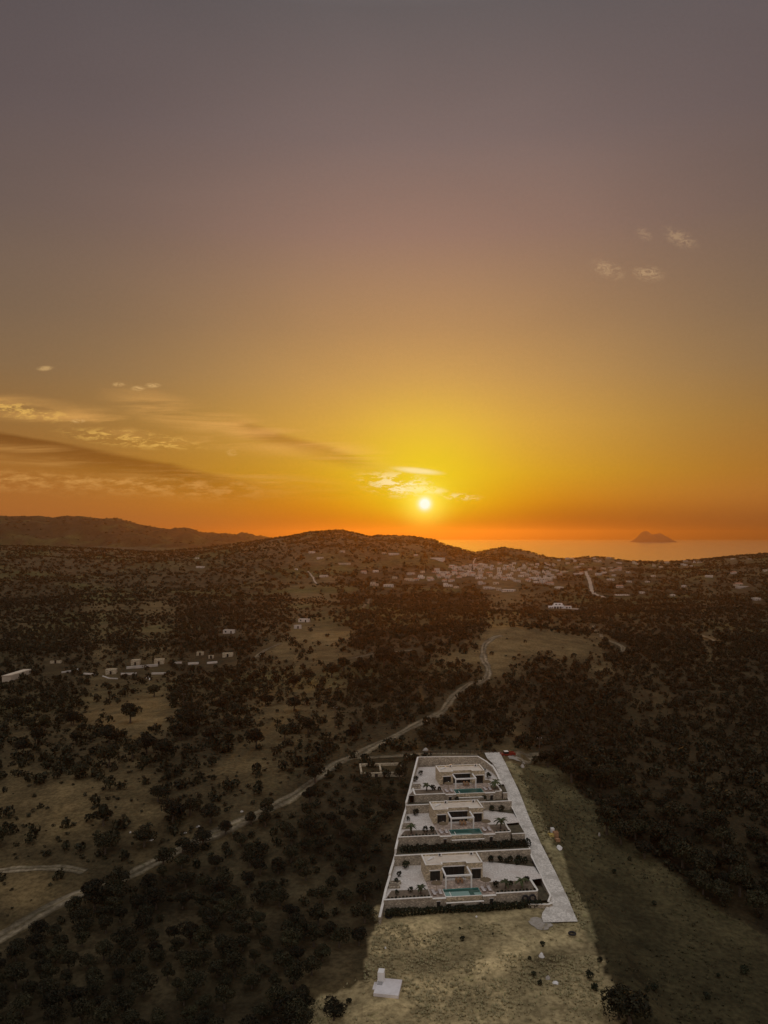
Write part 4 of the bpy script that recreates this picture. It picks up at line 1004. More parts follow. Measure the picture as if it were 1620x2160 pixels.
# the crowded core of the village, too small to describe one by one
core = random.Random(12); placed = []
def crowd(n, x0, x1, y0, y1, label, group, gap=5.5):
    for _ in range(n * 6):
        if n == 0: break
        px, py = core.uniform(x0, x1), core.uniform(y0, y1)
        if any(abs(px - a) < gap and abs(py - b) < gap * .45 for a, b in placed): continue
        placed.append((px, py)); n -= 1
        house(px, py, core.uniform(5.5, 12), core.uniform(5, 8), core.uniform(2.6, 4.6), label, core.choice(['flat', 'flat', 'two', 'gable', 'step', 'flat']), group, mat=core.choice(['village_plaster', 'village_plaster', 'village_cream']))
crowd(52, 945, 1060, 1190, 1222, 'small pale house in the crowded left half of the village core', 'houses in the left half of the village core')
crowd(50, 1060, 1170, 1190, 1228, 'small pale house in the crowded right half of the village core', 'houses in the right half of the village core')
crowd(14, 905, 960, 1205, 1228, 'small pale house at the left end of the village core', 'houses at the left end of the village core')
crowd(26, 1180, 1330, 1174, 1215, 'small pale house on the ridge by the pale village road', 'houses on the ridge by the village road')
crowd(9, 1330, 1470, 1183, 1200, 'small pale house along the coastal ridge at right', 'houses along the coastal ridge')
# tall cypresses
CYT, CYC = MB().tube([(0, 0, -.5), (0, 0, 3)], [.25, .15], 6).mesh('trunk', 'trunk_bark'), cloudmesh('crown', leafcloud(160, [((0, 0, 3), (1.2, 1.2, 2.6)), ((0, 0, 6), (1.0, 1.0, 3.2)), ((0, 0, 8.5), (.55, .55, 2.2))], .42, np.random.default_rng(4)), 'hedge_leaf')
for (px, py, s, lb) in (*[(*z4(a, b), s, lb) for a, b, s, lb in ((535, 232, 1.6, 'tall cypress left of the village core'), (1348, 328, 1.3, 'cypress beside the white house left of the pale road'), (1385, 330, 1.1, 'shorter cypress next to the pale road'), (800, 222, 1.2, 'cypress above the church-like building'), (643, 86, 1.0, 'cypress on the skyline right of the central hill'))],
                        (*z5(208, 662), .8, 'cypress at the lower bend of the pale road'), (*z5(780, 402), 1.0, 'cypress on the coastal skyline'), (323, 1398, .7, 'pale-green slim cypress above the stone compound')):
    x, y, z = hit(px, py); o = empty('cypress_tree', (x, y, z), 0, lb, 'tree', 'cypresses'); o.scale = (s, s, s); link('trunk', CYT, o); link('crown', CYC, o)
# white modern villa on the next ridge
def white_villa():
    x, y, z = hit(1182, 1284); HOUSES.append((x, y, 40)); r = empty('white_villa', (x, y, z), -.05, 'bright white modern villa on the ridge below the village', 'villa')
    def blk(nm, *b): return bx(nm, 'white_paint', r, b)
    blk('wing', -15.5, -9.0, 0, 7, -4, 3.4); blk('main_block', -9.0, 5.0, 1.0, 10, -4, 4.6); blk('upper_storey', -7.5, 3.5, 3.0, 9.5, 4.6, 7.0); blk('wing', 6.8, 15.5, 1.5, 8, -4, 3.6); blk('link_wall', 5.0, 6.8, 3.0, 7, -4, 2.6)
    blk('garden_wall', 14.0, 24.0, -3.5, -3.0, -4, .6); blk('terrace', -12, 16, -4.5, -.02, -4, -.1)
    for (x0, z0, w, h, yy) in ((-13.8, .6, 1.5, 1.8, 0), (-11, .6, 1.5, 1.8, 0), (-7, .2, 2.6, 2.5, 1), (-3.3, .2, 2.6, 2.5, 1), (.5, .2, 2.6, 2.5, 1), (3.4, .8, 1.2, 1.6, 1), (-5, 5.0, 2.6, 1.4, 3), (-.5, 5.0, 2.6, 1.4, 3), (9.0, .3, 2.0, 2.2, 1.5), (12.8, .6, 2.0, 1.8, 1.5)):
        o = link('window', WIN, r, (x0, yy - .03, z0)); o.scale = (w, 1, h)
    bx('roof_edge', 'clay_tile', r, (6.8, 15.5, 1.5, 8, 3.6, 3.75))
white_villa()
# stone compound at left
z6 = lambda a, b: (a / 3, 1340 + b / 3)
def compound():
    for (a, b, w, d, h, lb) in ((855, 190, 9.5, 8, 5.0, 'two-storey stone house of the left compound, left of the other'), (1005, 185, 10.5, 8, 5.0, 'two-storey stone house of the left compound, right of the other'), (700, 248, 11, 8, 4.6, 'stone house with pale roof at the near end of the left compound'),
                                (1440, 138, 12, 7, 3.6, 'pale low house at the right end of the left compound'), (1265, 128, 8, 6, 3.0, 'small pale-roofed hut between the compound\'s houses'), (1335, 148, 6, 5, 2.6, 'tiny stone shed right of the compound'), (350, 178, 12, 4, 1.8, 'low white building left of the compound')):
        house(*z6(a, b), w * .58, d * .6, h * .6, lb, 'flat', 'stone compound at the left', mat='villa_stone', rz=.12)
    def lowwall(pts, h, lb, w=.5):
        P = [hit(*z6(*p)) for p in pts]; wallrun('garden_wall', [(p[0], p[1]) for p in P], [p[2] + h for p in P], [p[2] - 2.5 for p in P], w, lb, cop=True, wallmat='village_plaster')
    lowwall([(800, 214), (1000, 196)], 1.5, 'long white terrace wall below the two compound houses')
    lowwall([(530, 247), (612, 252)], .8, 'white wall left of the near compound house'); lowwall([(390, 240), (455, 230)], .8, 'short white wall at the compound\'s far left'); lowwall([(765, 252), (865, 250)], 1.2, 'white wall before the compound\'s terrace')
    lowwall([(960, 248), (1052, 246)], 1.0, 'white wall at the compound\'s right front'); lowwall([(1090, 180), (1150, 178)], 1.0, 'white wall right of the compound houses'); lowwall([(1190, 186), (1256, 182)], 1.2, 'second white wall right of the compound houses')
    lowwall([(1310, 182), (1375, 176)], 1.2, 'farthest white wall right of the compound'); lowwall([(650, 262), (690, 276), (745, 278)], .5, 'curved white kerb wall round the near compound house'); lowwall([(490, 218), (505, 238)], .5, 'short curved white wall above the compound drive')
    lowwall([(925, 275), (950, 262), (945, 285)], .5, 'angled white kerb below the compound')
compound()
def pale_shed():
    A = [hit(*z6(*p)) for p in ((12, 298), (70, 292), (198, 240), (150, 240))]; zc = max(p[2] for p in A) + 2.2
    r = empty('long_shed', (A[0][0], A[0][1], A[0][2]), 0, 'long pale flat-roofed shed at the photo\'s left edge', 'shed')
    P = [(p[0] - A[0][0], p[1] - A[0][1]) for p in A]
    m = MB(); m.prism(P, -4.0, zc - A[0][2]); m.build('wall', 'village_cream', r)
    m = MB(); m.prism([(p[0] * 1.03 - .3, p[1] * 1.03 - .4) for p in P], zc - A[0][2], zc - A[0][2] + .25); m.build('roof', 'village_cream', r)
pale_shed()

# ------------------------------------------------------------------ vegetation
def tree_variant(seed, h=4.2, r=2.5, nleaf=1500, lsz=.15, tall=1.0):
    rng = np.random.default_rng(seed); rr = random.Random(seed)
    m = MB(); fork = Vector((rr.uniform(-.15, .15), rr.uniform(-.15, .15), h * .30))
    m.tube([(0, 0, -.4), tuple(fork * .5), tuple(fork)], [.30, .22, .19], 7)
    lobes = []; nl = rr.randint(6, 9)
    for i in range(nl):
        a = 2 * math.pi * i / nl + rr.uniform(-.4, .4); q = r * rr.uniform(.30, .68); zc = h * rr.uniform(.48, .74) * tall
        c = (q * math.cos(a), q * math.sin(a), zc); lr = r * rr.uniform(.34, .56)
        lobes.append((c, (lr, lr, lr * rr.uniform(.7, .95))))
        if i % 2 == 0:
            e = Vector(c); mid = fork.lerp(e, .5) + Vector((0, 0, .12)); m.tube([tuple(fork), tuple(mid), tuple(e)], [.13, .09, .03], 5)
    lobes.append(((0, 0, h * .78 * tall), (r * .5, r * .5, r * .42)))
    return m.mesh('trunk', 'trunk_bark'), cloudmesh('crown', leafcloud(nleaf, lobes, lsz, rng, upb=.35), 'olive_leaf')
TV = [tree_variant(s, 4.2 + (s % 3) * .35, 2.35 + (s % 4) * .16) for s in range(41, 49)]
def clump_variant(seed, n):
    rng = np.random.default_rng(seed); lobes = []
    for i in range(4):
        a = rng.uniform(0, 6.28); q = rng.uniform(.15, .5); lr = rng.uniform(.45, .7); lobes.append(((q * math.cos(a), q * math.sin(a), rng.uniform(.45, .85)), (lr, lr, lr * .8)))
    return leafcloud(n, lobes, 0.95 / math.sqrt(n) * 1.55, rng, upb=.4)
CV_HI = [clump_variant(s, 70) for s in range(6)]; CV_MID = [clump_variant(s + 20, 34) for s in range(6)]; CV_LO = [clump_variant(s + 40, 16) for s in range(6)]
def scatter_mesh(name, variants, P, S, SZ, mat, rng):
    Vs = []
    var = rng.integers(0, len(variants), len(P)); rot = rng.uniform(0, 6.28, len(P))
    for k, b in enumerate(variants):
        i = np.where(var == k)[0]
        if not len(i): continue
        c, s_ = np.cos(rot[i])[:, None, None], np.sin(rot[i])[:, None, None]
        x = b[None, :, :, 0] * c - b[None, :, :, 1] * s_; y = b[None, :, :, 0] * s_ + b[None, :, :, 1] * c; z = np.broadcast_to(b[None, :, :, 2], x.shape)
        V = np.stack([x * S[i][:, None, None], y * S[i][:, None, None], z * SZ[i][:, None, None]], -1) + P[i][:, None, None, :]
        Vs.append(V.reshape(-1, 4, 3))
    V = np.concatenate(Vs); return cloudmesh(name, V, mat)

def line_dist(Xa, Ya, lines):
    d = np.full(np.shape(Xa), 1e9)
    for c in lines:
        pts = np.array([(p.x, p.y) for p in c[::2]])
        for q in pts: d = np.minimum(d, (Xa - q[0]) ** 2 + (Ya - q[1]) ** 2)
    return np.sqrt(d)
PLOT = [(-3.0, 158.0), (8.5, 242.0), (40, 252), (44, 240), (46, 157)]
VILLAGE = [(900, 1200), (960, 1186), (1180, 1182), (1330, 1178), (1340, 1215), (1250, 1225), (1180, 1245), (900, 1240)]
TREES = []                    # (x, y, z, scale, region)
def add_tree(px, py, s, reg):
    x, y, z = hit(px, py); TREES.append((x, y, z, s, reg))
rng = np.random.default_rng(5)
# grove: jittered rows
for yy in np.arange(118, 262, 4.3):
    for xx in np.arange(-92, 12, 4.5):
        x = xx + rng.uniform(-.9, .9) + (2.2 if int(yy / 4.3) % 2 else 0); y = yy + rng.uniform(-.9, .9); z = float(T(x, y, False))
        px, py = proj(x, y, z)
        if inpoly(np.array([px]), np.array([py]), GROVE)[0] and -40 < px < 1660 and x < lw(y) - 2.2 and rng.random() > .07:
            if line_dist(np.array(x), np.array(y), [ROADC]) < 4.6: continue
            if 690 < px < 870 and 1600 < py < 1640: continue
            reg = 'grove_bottom' if py > 2030 else 'grove_wall' if px > 700 else 'grove_road' if line_dist(np.array(x), np.array(y), [ROADC]) < 11 else 'grove'
            TREES.append((x, y, z, rng.uniform(.52, .90) * (1.06 if py > 1950 else 1.0), reg))
# trees the photograph shows one by one
for px, py, s in ((612, 2150, 1.0), (640, 2138, .9), (704, 2152, .75)): add_tree(px, py, s, 'field_edge')
for px, py, s in ((235, 1915, 1.35), (200, 1925, 1.3), (245, 1880, 1.2), (345, 1832, 1.0), (385, 1800, .95), (428, 1785, .9), (475, 1762, .9), (530, 1740, .8), (562, 1722, 1.1), (665, 1652, 1.2)): add_tree(px, py, s, 'roadside')
MIDT = [(30, 1500, 1.5), (80, 1510, 1.4), (110, 1480, 1.2), (160, 1490, 1.4), (150, 1530, 1.3), (95, 1545, 1.3), (60, 1540, 1.2), (130, 1505, 1.2), (240, 1475, 1.1), (262, 1468, 1.4), (325, 1470, 1.5), (228, 1487, 1.0), (370, 1490, 1.4), (385, 1480, 1.0), (205, 1480, 1.3),
        (275, 1525, 1.5), (290, 1505, 1.0), (220, 1550, .8), (195, 1545, 1.1), (155, 1530, 1.3), (230, 1570, 1.5), (160, 1570, 1.2), (180, 1565, 1.0), (330, 1545, 1.1), (395, 1540, 1.7), (420, 1530, 1.6), (380, 1560, 1.6), (440, 1565, 1.2), (400, 1510, 1.5), (470, 1500, 1.6), (500, 1520, 1.6), (485, 1540, 1.4),
        (80, 1570, 1.4), (50, 1590, 1.3), (10, 1560, 1.1), (310, 1590, 1.6), (345, 1600, 1.5), (280, 1600, 1.3), (230, 1620, 1.6), (170, 1640, 1.3), (540, 1580, 1.4), (600, 1560, 1.3), (650, 1545, 1.2), (560, 1490, 1.3), (620, 1500, 1.4), (690, 1470, 1.3), (745, 1560, 1.2), (520, 1470, 1.5),
        (615, 1355, 1.2), (555, 1385, 1.2), (570, 1395, 1.1), (690, 1345, 1.2), (720, 1358, 1.3), (765, 1352, 1.2), (782, 1360, 1.1), (725, 1415, 1.8), (760, 1420, 1.8), (810, 1405, 2.1), (800, 1395, 1.6), (870, 1390, 1.3), (908, 1385, 2.0), (945, 1370, 1.7), (930, 1400, 1.0), (950, 1425, 1.3), (985, 1432, 1.1), (920, 1445, 1.3), (860, 1440, 1.6), (700, 1430, 1.7), (650, 1440, 1.7), (620, 1450, 1.6), (580, 1440, 1.4), (540, 1430, 1.3), (500, 1445, 1.5), (760, 1460, 1.4), (820, 1470, 1.5), (880, 1480, 1.2),
        (745, 1600, .8), (893, 1560, 1.1), (905, 1575, 1.0), (1070, 1540, 1.2), (1020, 1525, 1.2), (1050, 1565, 1.1), (1100, 1575, 1.1), (945, 1540, 1.2), (985, 1560, 1.3)]
for px, py, s in MIDT: add_tree(px, py, s, 'pasture' if px < 520 and py > 1460 else 'knoll_slope')
RIGHTT = [(1155, 1618, 1.2), (1180, 1612, 1.1), (1205, 1650, 1.7), (1215, 1640, 1.5), (1268, 1660, 1.5), (1285, 1650, 1.3), (1330, 1700, 1.3), (1300, 1720, 1.4), (1280, 1760, 1.6), (1310, 1780, 1.5), (1340, 1770, 1.4), (1360, 1810, 1.2), (1400, 1790, 1.4), (1440, 1830, 1.4), (1480, 1850, 1.4), (1520, 1900, 1.3), (1560, 1890, 1.4), (1600, 1930, 1.3), (1540, 1840, 1.5), (1420, 1740, 1.5), (1330, 2165, 1.5), (1305, 2150, 1.2), (1130, 1790, .0)]
for px, py, s in RIGHTT:
    if s: add_tree(px, py, s, 'meadow_edge')
# wild trees and scrub over the rest of the land
def wild(n, y0, y1, smin, smax, dens, seed, reject=0.0):
    g = np.random.default_rng(seed)
    Y = np.sqrt(g.uniform(y0 ** 2, y1 ** 2, n)); Xw = g.uniform(-.66, .66, n) * (Y + 40)
    Z = T(Xw, Y, False); px, py = proj(Xw, Y, Z)
    b, fld, vrg, mdw = cover(Xw, Y, Z)
    s = g.uniform(smin, smax, n)
    keep = g.random(n) < np.clip(dens * (1.15 - 1.5 * b), 0.015, 1)
    keep &= ~(fld | vrg | mdw) & ~inpoly(Xw, Y, PLOT)
    if y0 < 300: keep &= ~inpoly(px, py, GROVE)
    keep &= line_dist(Xw, Y, [ROADC]) > 2.6 + s
    if y0 < 700:
        keep &= line_dist(Xw, Y, [LANEC, SIDEC, APRC]) > 4.0
    if y1 > 400: keep &= line_dist(Xw, Y, TRKC) > 7
    keep &= Z > SEA + 2
    if y1 > 500:
        keep &= ~(inpoly(px, py, VILLAGE) & (g.random(n) < .62))
        for hx, hy, hw_ in HOUSES:
            if y0 - 150 < hy < y1 + 150: keep &= ~((np.abs(Xw - hx * Y / hy) < hw_ * .6 + 3) & (Y > hy - (8 + hy * .05)) & (Y < hy + 12))
    return Xw[keep], Y[keep], Z[keep], s[keep]
W1 = wild(7600, 175, 600, 0.65, 1.75, .85, 101); W2 = wild(7000, 175, 600, 0.6, 1.6, .9, 131)      # the right-hand hillside is the denser one
pts = [np.concatenate([a_, b_[W2[0] > 34]]) for a_, b_ in zip(W1, W2)]
for x, y, z, s in zip(*pts): TREES.append((x, y, z, s / 1.45, 'wild'))
TREES = [t for t in TREES if not inpoly(np.array([t[0]]), np.array([t[1]]), PLOT)[0]]
# the 300 that show largest become individual trees, the rest one mass
def seen(t):
    px, py = proj(t[0], t[1], t[2] + 2); return (-25 < px < 1645) and py < 2190
order = sorted([i for i, t in enumerate(TREES) if seen(t)], key=lambda i: (-(TREES[i][3] * (1.0 if TREES[i][4] != 'wild' else .72)) / TREES[i][1]))
ind = set(order[:300])
LBL = {'grove_bottom': ('dark round tree at the bottom of the grove left of the field', 'grove trees along the bottom edge'),
       'grove_wall': ('dark tree of the grove close to the plot\'s white-topped left wall', 'grove trees beside the plot wall'),
       'grove_road': ('dark tree in the grove\'s outer row below the dirt road', 'grove trees along the dirt road'),
       'grove': ('dark round tree in the middle of the dense grove left of the villas', 'trees inside the dense grove'),
       'field_edge': ('lone bush-like tree on the bare ground at the field\'s lower left', 'trees at the lower left of the field'),
       'roadside': ('dark tree standing at the edge of the diagonal dirt road', 'trees at the edge of the dirt road'),
       'pasture': ('rounded dark tree on the pale pasture at the left', 'trees on the left pasture'),
       'knoll_slope': ('dark rounded tree on the slope below the bald knoll', 'trees on the slope left of the winding road'),
       'meadow_edge': ('dark tree along the upper edge of the right meadow', 'trees along the right meadow'),
       'wild': ('dark wild tree in the scrub around the villas', 'wild trees in the scrub')}
UNIQ = {}
for n_, i in enumerate(sorted(ind, key=lambda i: (TREES[i][4], -TREES[i][1]))):
    x, y, z, s, reg = TREES[i]; tr, cr = TV[n_ % len(TV)]
    if reg == 'wild':
        ppx, ppy = proj(x, y, z)
        if ppx > 1040: lb = ('dark wild tree in the scrub on the right-hand hillside', 'wild trees on the right hillside')
        elif ppy > 1640: lb = ('dark wild tree in the scrub left of the diagonal dirt road', 'wild trees left of the dirt road')
        else: lb = ('dark wild tree in the scrub beyond the villas', 'wild trees beyond the villas')
    else: lb = LBL[reg]
    rz = random.uniform(0, 6.28)
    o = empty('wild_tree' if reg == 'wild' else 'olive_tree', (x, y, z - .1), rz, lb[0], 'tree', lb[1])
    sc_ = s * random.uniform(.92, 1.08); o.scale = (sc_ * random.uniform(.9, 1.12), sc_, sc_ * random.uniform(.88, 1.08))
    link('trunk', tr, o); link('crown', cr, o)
rest = [TREES[i] for i in range(len(TREES)) if i not in ind]
RP = np.array([(t[0], t[1], t[2] - .2) for t in rest]); RS = np.array([t[3] * 2.15 for t in rest])
g = np.random.default_rng(8)
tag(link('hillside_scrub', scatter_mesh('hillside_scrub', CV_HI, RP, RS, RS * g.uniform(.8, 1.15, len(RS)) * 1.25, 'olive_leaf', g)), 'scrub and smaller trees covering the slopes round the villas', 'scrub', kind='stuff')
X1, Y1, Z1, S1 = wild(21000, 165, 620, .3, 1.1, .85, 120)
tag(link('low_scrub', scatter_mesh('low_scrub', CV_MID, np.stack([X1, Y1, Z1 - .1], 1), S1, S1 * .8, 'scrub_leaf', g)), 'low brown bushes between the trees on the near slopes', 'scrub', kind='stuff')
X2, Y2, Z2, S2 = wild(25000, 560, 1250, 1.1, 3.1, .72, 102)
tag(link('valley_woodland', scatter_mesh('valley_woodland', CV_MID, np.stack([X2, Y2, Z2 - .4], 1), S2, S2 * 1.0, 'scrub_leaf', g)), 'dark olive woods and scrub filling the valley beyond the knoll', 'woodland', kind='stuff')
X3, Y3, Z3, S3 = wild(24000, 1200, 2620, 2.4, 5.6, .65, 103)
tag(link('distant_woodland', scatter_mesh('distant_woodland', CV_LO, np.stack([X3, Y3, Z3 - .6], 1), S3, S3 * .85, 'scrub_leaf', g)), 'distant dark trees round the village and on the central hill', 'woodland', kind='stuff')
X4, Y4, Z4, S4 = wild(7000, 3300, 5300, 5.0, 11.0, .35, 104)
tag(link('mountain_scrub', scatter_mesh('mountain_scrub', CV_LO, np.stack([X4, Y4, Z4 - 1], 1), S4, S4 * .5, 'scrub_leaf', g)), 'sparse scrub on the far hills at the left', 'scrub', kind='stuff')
# planted orchard rows on the slopes
for (px, py, nx, ny, sp, rot, lb) in ((630, 1268, 12, 10, 8.0, .3, 'rows of small orchard trees on the slope left of the village'), (1320, 1335, 14, 8, 7.0, -.4, 'rows of orchard trees on the right-hand slope beyond the track'), (930, 1420, 7, 6, 6.5, .2, 'short rows of young trees beside the winding road'), (300, 1300, 16, 8, 9.0, .1, 'rows of orchard trees in the left valley'), (110, 1335, 14, 8, 8.0, -.1, 'rows of orchard trees at the far left of the valley')):
    c_ = hit(px, py); ii, jj = np.meshgrid(np.arange(nx) - nx / 2, np.arange(ny) - ny / 2); g_ = np.random.default_rng(px)
    xx = c_[0] + (ii * math.cos(rot) - jj * math.sin(rot) * 1.6) * sp + g_.uniform(-.6, .6, ii.shape); yy = c_[1] + (ii * math.sin(rot) + jj * math.cos(rot) * 1.6) * sp + g_.uniform(-.6, .6, ii.shape)
    P_ = np.stack([xx.ravel(), yy.ravel(), T(xx, yy, False).ravel() - .2], 1); S_ = g_.uniform(1.5, 2.3, len(P_))
    tag(link('orchard', scatter_mesh('orchard', CV_MID, P_, S_, S_ * 1.1, 'scrub_leaf', g_)), lb, 'orchard', kind='stuff')
# field: dry grass and weeds
def tufts(n, poly, smin, smax, seed, name, label, mat, x0=-40, x1=130, y0=118, y1=262):
    g = np.random.default_rng(seed); Xw = g.uniform(x0, x1, n); Y = g.uniform(y0, y1, n); Z = T(Xw, Y); px, py = proj(Xw, Y, Z)
    k = inpoly(px, py, poly) & ~inpoly(Xw, Y, [(-2, 161), (11, 240), (40, 252), (39, 200), (40.5, 160.5)])
    cl = fbm(Xw, Y, 9.0, 66, 3); k &= g.random(n) < np.clip(.42 + cl * 2.6, .03, 1)
    b = []
    for q in range(4):
        m_ = []
        for j in range(7):
            a = g.uniform(0, 6.28); l = g.uniform(.5, 1.1); d = np.array([math.cos(a), math.sin(a), 0]); sd = np.array([-d[1], d[0], 0]) * .16
            p0 = d * .12; p1 = d * (.2 + .55 * l) + np.array([0, 0, .75 * l]); m_.append([p0 - sd, p0 + sd, p1 + sd * .3, p1 - sd * .3])
        b.append(np.array(m_))
    P = np.stack([Xw, Y, Z], 1)[k]; S = g.uniform(smin, smax, len(P))
    tag(link(name, scatter_mesh(name, b, P, S, S, mat, g)), label, 'grass', kind='stuff')
tufts(16000, FIELD, .22, .6, 1, 'field_grass', 'dry yellow grass on the mown field below the villas', 'dry_grass', -30, 60, 118, 168)
tufts(9000, VERGE, .3, .75, 2, 'verge_grass', 'tall dry grass on the verge beside the concrete drive', 'dry_grass', 30, 60, 140, 262)
tufts(9000, MEADOW, .25, .7, 3, 'meadow_weeds', 'dull green weeds over the lower right meadow', 'scrub_leaf', 36, 130, 118, 262)

# ------------------------------------------------------------------ things close to the villas
def ruin():
    A = hit(768, 1640); r = empty('ruin', A, .08, 'roofless stone ruin beside the grove\'s upper corner', 'ruin')
    sx, sy = 12.0, 12.0
    bx('wall', 'villa_stone', r, (0, 11.2, 0, .5, -2, 1.3)); bx('wall', 'villa_stone', r, (-1.0, -.5, .6, 9, -2, 1.5)); bx('wall', 'villa_stone', r, (-1.0, 11.5, 9.0, 9.5, -2, 1.4)); bx('wall', 'villa_stone', r, (11.5, 12.0, .6, 9.5, -2, 1.0)); bx('wall', 'villa_stone', r, (5.0, 5.5, 3.5, 9.0, -2, 1.1))
    bx('doorway', 'dark_frame', r, (3.2, 4.1, -.04, -.005, -1.0, 1.0))
ruin()
def slab():
    A = hit(814, 2104); x, y, z = A; r = empty('concrete_slab', (x, y, z), -.16, 'pale concrete slab with an upright block on the field', 'slab')
    bx('plate', 'slab_concrete', r, (-2.2, 2.2, 0, 4.9, -.6, .55)); bx('upright_block', 'white_paint', r, (-2.05, -.95, 3.4, 4.85, .55, 2.3)); bx('step', 'slab_concrete', r, (-2.7, -2.2, 1.7, 4.0, -.6, .25)); bx('step', 'grey_metal', r, (-2.0, -1.1, 2.6, 3.39, .55, .75))
slab()
def pole(px, py, h, lb):
    x, y, z = hit(px, py); r = empty('utility_pole', (x, y, z), 0, lb, 'pole', 'wooden utility poles')
    MB().tube([(0, 0, -1), (0, 0, h)], [.17, .11], 8).build('shaft', 'pole_wood', r); bx('crossarm', 'pole_wood', r, (-.8, .8, -.06, .06, h - .7, h - .56))
    for q in (-.65, 0, .65): MB().tube([(q, 0, h - .56), (q, 0, h - .3)], [.05, .04], 6).build('insulator', 'white_enamel', r)
pole(1138, 1605, 8.0, 'dark utility pole right of the red pickup'); pole(707, 1535, 8.0, 'thin dark pole among trees left of the winding road'); pole(387, 1500, 8.0, 'dark pole on the left pasture')
def pickup():
    x, y, z = hit(1071, 1596); r = empty('pickup_truck', (x, y, z + .15), .15, 'red pickup truck parked by the gate at the top of the drive', 'truck')
    bx('body', 'red_paint', r, (-2.4, 2.4, -.85, .85, .45, .95), (-2.4, -2.3, -.85, .85, .95, 1.35), (2.0, 2.4, -.85, .85, .95, 1.0)); bx('cargo_side', 'red_paint', r, (.2, 2.35, -.85, -.78, .95, 1.3)); bx('cargo_side', 'red_paint', r, (.2, 2.35, .78, .85, .95, 1.3))
    m = MB(); m.prism([(-1.4, -.8), (.15, -.8), (.15, .8), (-1.4, .8)], .95, 1.6); m.build('cab', 'glass_dark', r); bx('cab_roof', 'white_enamel', r, (-1.2, .1, -.75, .75, 1.6, 1.68))
    for a in (-1.5, 1.45):
        for b in (-.85, .65):
            w = MB().tube([(a, b, .36), (a, b + .2, .36)], [.36, .36], 14).build('wheel', 'rubber', r); MB().tube([(a, b - .012, .36), (a, b + .212, .36)], [.18, .18], 10).build('rim', 'grey_metal', w)
pickup()
def fence():
    n = 0
    pts = [hit(848 + q * (1058 - 848) / 26, 1597 - 3 * math.sin(q / 26 * 3.1)) for q in range(27)]
    r = empty('wire_fence', pts[0], 0, 'dark post fence along the lane behind the farthest villa', 'fence')
    o = Vector(pts[0])
    for p in pts:
        q = Vector(p) - o + Vector((0, 1.2, 0)); MB().tube([(q.x, q.y, q.z - .4), (q.x, q.y, q.z + 1.5)], [.07, .06], 5).build('post', 'pole_wood', r)
    for h in (.5, .95, 1.4):
        m = MB(); m.tube([(p[0] - o.x, p[1] - o.y + 1.2, p[2] - o.z + h) for p in pts], [.015] * len(pts), 4); m.build('wire', 'grey_metal', r)
fence()
def crate(px, py, w, d, h, mat, lb, name='crate', cat='crate', rz=0.0, dz=0.0):
    x, y, z = hit(px, py); r = empty(name, (x, y, z + dz), rz, lb, cat, 'building materials beside the drive')
    t = .06
    bx('side', mat, r, (-w / 2, w / 2, -d / 2, -d / 2 + t, 0, h)); bx('side', mat, r, (-w / 2, w / 2, d / 2 - t, d / 2, 0, h)); bx('side', mat, r, (-w / 2, -w / 2 + t, -d / 2 + t, d / 2 - t, 0, h)); bx('side', mat, r, (w / 2 - t, w / 2, -d / 2 + t, d / 2 - t, 0, h))
    bx('load', mat, r, (-w / 2 + t, w / 2 - t, -d / 2 + t, d / 2 - t, 0, h * .86)); return r
crate(1162, 1766, 1.3, 1.1, .9, 'yellow_plastic', 'yellow crate on the verge beside the drive', rz=.2); crate(1172, 1764, 1.2, 1.1, 1.2, 'orange_brick', 'stack of orange bricks right of the yellow crate', 'brick_stack', 'brick stack', .1)
crate(1176, 1775, 1.0, 1.0, .8, 'orange_brick', 'smaller orange brick stack in front of the larger', 'brick_stack', 'brick stack', .3); crate(1165, 1758, .8, .8, 1.4, 'white_enamel', 'pale container behind the yellow crate', 'container', 'container', .2)
def heap(px, py, w, h, mat, lb, name, cat, seed, group=None):
    x, y, z = hit(px, py); rr = random.Random(seed); m = MB(); n = 9
    rings = [(1.0, -.1), (.8, .35), (.45, .75), (.12, 1.0)]
    for q, hh in rings:
        for i in range(n):
            t = 6.283 * i / n; k = q * rr.uniform(.75, 1.2); m.v.append((w / 2 * k * math.cos(t), w / 2 * k * math.sin(t), h * hh * rr.uniform(.85, 1.1)))
    for j in range(3):
        for i in range(n): a = j * n + i; b = j * n + (i + 1) % n; m.f.append((a, b, b + n, a + n)); m.mi.append(0)
    m.f.append(tuple(3 * n + i for i in range(n))); m.mi.append(0)
    o = m.build(name, mat, None, (x, y, z)); return tag(o, lb, cat, group)
heap(1179, 1790, 1.9, .9, 'tarp_white', 'crumpled white tarpaulin on the verge by the brick stacks', 'tarpaulin', 'tarpaulin', 1)
heap(1142, 2018, 1.1, .8, 'tarp_white', 'pale boulder in the dark hollow of the field', 'boulder', 'boulder', 2); heap(1156, 2064, 1.0, .6, 'rubble_stone', 'greyish boulder near the field\'s right side', 'boulder', 'boulder', 3)
heap(1172, 2074, 1.2, .4, 'tarp_white', 'low heap of pale rubble right of the grey boulder', 'rubble_heap', 'rubble', 4); heap(1005, 1934, .5, .3, 'tarp_white', 'tiny white stone by the nearest hedge', 'stone', 'stone', 5)
heap(812, 2000, .6, .3, 'tarp_white', 'small pale stone at the field\'s left edge', 'stone', 'stone', 6); heap(1264, 1763, .8, .9, 'rubble_stone', 'small pale boulder at the edge of the right-hand trees', 'boulder', 'boulder', 7)
heap(898, 1583, 2.2, .9, 'rubble_stone', 'pale mound beyond the lane behind the farthest villa', 'mound', 'mound', 8); heap(1102, 1618, 1.4, 1.0, 'rubble_stone', 'pale boulder by the farm track', 'boulder', 'boulder', 9)
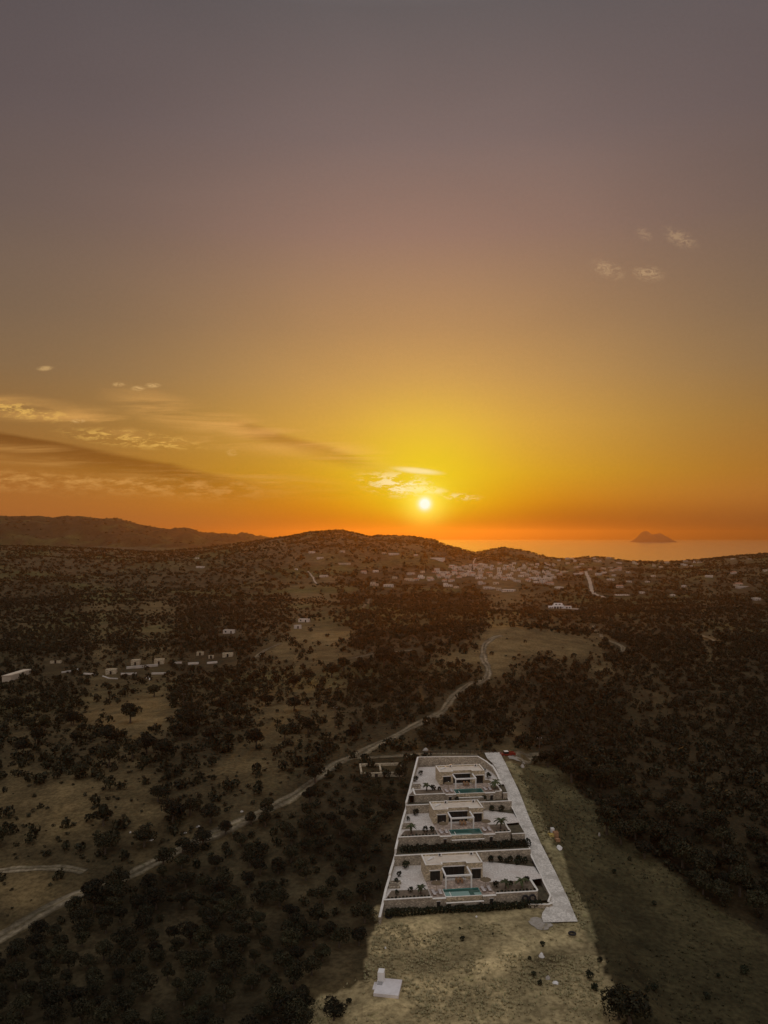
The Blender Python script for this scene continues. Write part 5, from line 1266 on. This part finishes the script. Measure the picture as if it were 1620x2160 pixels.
for i, (px, py, lb) in enumerate(((419, 1744, 'brightest pale rubble heap left of the dirt road'), (390, 1757, 'small rubble heap near the brightest one'), (320, 1772, 'low rubble heap at the left of the road'), (510, 1712, 'rubble heap beside the dirt road'), (560, 1698, 'long rubble heap by the road\'s middle'), (575, 1692, 'rubble heap closest to the road\'s middle'), (275, 1756, 'tiny rubble heap farthest from the road'))):
    heap(px, py, 1.3 - .1 * i, .35, 'rubble_stone', lb, 'rubble_heap', 'rubble', 30 + i, 'rubble heaps along the dirt road')
def tyre(x, y, z, rx, lb):
    m = MB(); n, k = 18, 8
    for i in range(n):
        a = 6.283 * i / n
        for j in range(k):
            b = 6.283 * j / k; rr = .62 + .22 * math.cos(b); m.v.append((rr * math.cos(a), rr * math.sin(a), .2 * math.sin(b)))
    for i in range(n):
        for j in range(k): m.f.append((i * k + j, ((i + 1) % n) * k + j, ((i + 1) % n) * k + (j + 1) % k, i * k + (j + 1) % k)); m.mi.append(0)
    o = m.build('tyre', 'rubber', None, (x, y, z), smooth=True); o.rotation_euler = (rx, 0, VY); return tag(o, lb, 'tyre', 'old tyres')
a = l2w(0, 20.4, -8.6); tyre(a[0], a[1], -1.0, R(78), 'left of two tyres leaning on the front wall'); a = l2w(0, 22.0, -8.6); tyre(a[0], a[1], -.95, R(78), 'right of two tyres leaning on the front wall')
h_ = hit(1207, 1971); tyre(h_[0], h_[1], h_[2] + .2, 0, 'tyre lying flat at the field\'s right edge'); h_ = hit(820, 1934); tyre(h_[0], h_[1], h_[2] + .25, R(15), 'tyre below the lower end of the left wall')
for i, (px, py, s, lb) in enumerate(((975, 1985, .9, 'dark weed clump in the upper middle of the field'), (970, 1961, .5, 'small dark weed above the larger field clump'), (1145, 1996, .9, 'dark weed clump above the pale boulder'), (1117, 2025, .7, 'dark weed left of the pale boulder'), (1125, 2060, .9, 'dark weed clump left of the grey boulder'),
                                     (1138, 2078, .8, 'dark weed clump below the grey boulder'), (1040, 1972, .4, 'tiny weed in the upper right of the field'), (895, 1987, .4, 'tiny weed in the upper left of the field'), (1570, 2055, 1.6, 'lone dark bush on the right meadow'), (1380, 2090, 1.2, 'dark bush near the meadow\'s lower left'), (1365, 2093, .9, 'smaller dark bush beside the meadow\'s lower left one'),
                                     (1492, 2108, 1.1, 'dark bush at the bottom of the meadow'), (1380, 1910, 1.0, 'dark bush in the middle of the meadow'), (1515, 2062, .8, 'small dark bush left of the lone meadow bush'), (1295, 1842, .9, 'dark bush in the upper meadow'), (1328, 1815, .9, 'dark bush at the meadow\'s upper right'),
                                     (1245, 2065, 1.3, 'bush on the bank at the field\'s right edge'), (1255, 2090, 1.2, 'lower bush on the bank at the field\'s right edge'), (1265, 2030, 1.0, 'upper bush on the bank at the field\'s right edge'), (735, 2118, .9, 'bush on bare ground left of the slab'), (720, 2130, .8, 'smaller bush on bare ground left of the slab'))):
    x, y, z = hit(px, py); shrub(i, x, y, z - .05, s * 1.25, lb, 'weeds and bushes on the open ground', 'weed_bush')
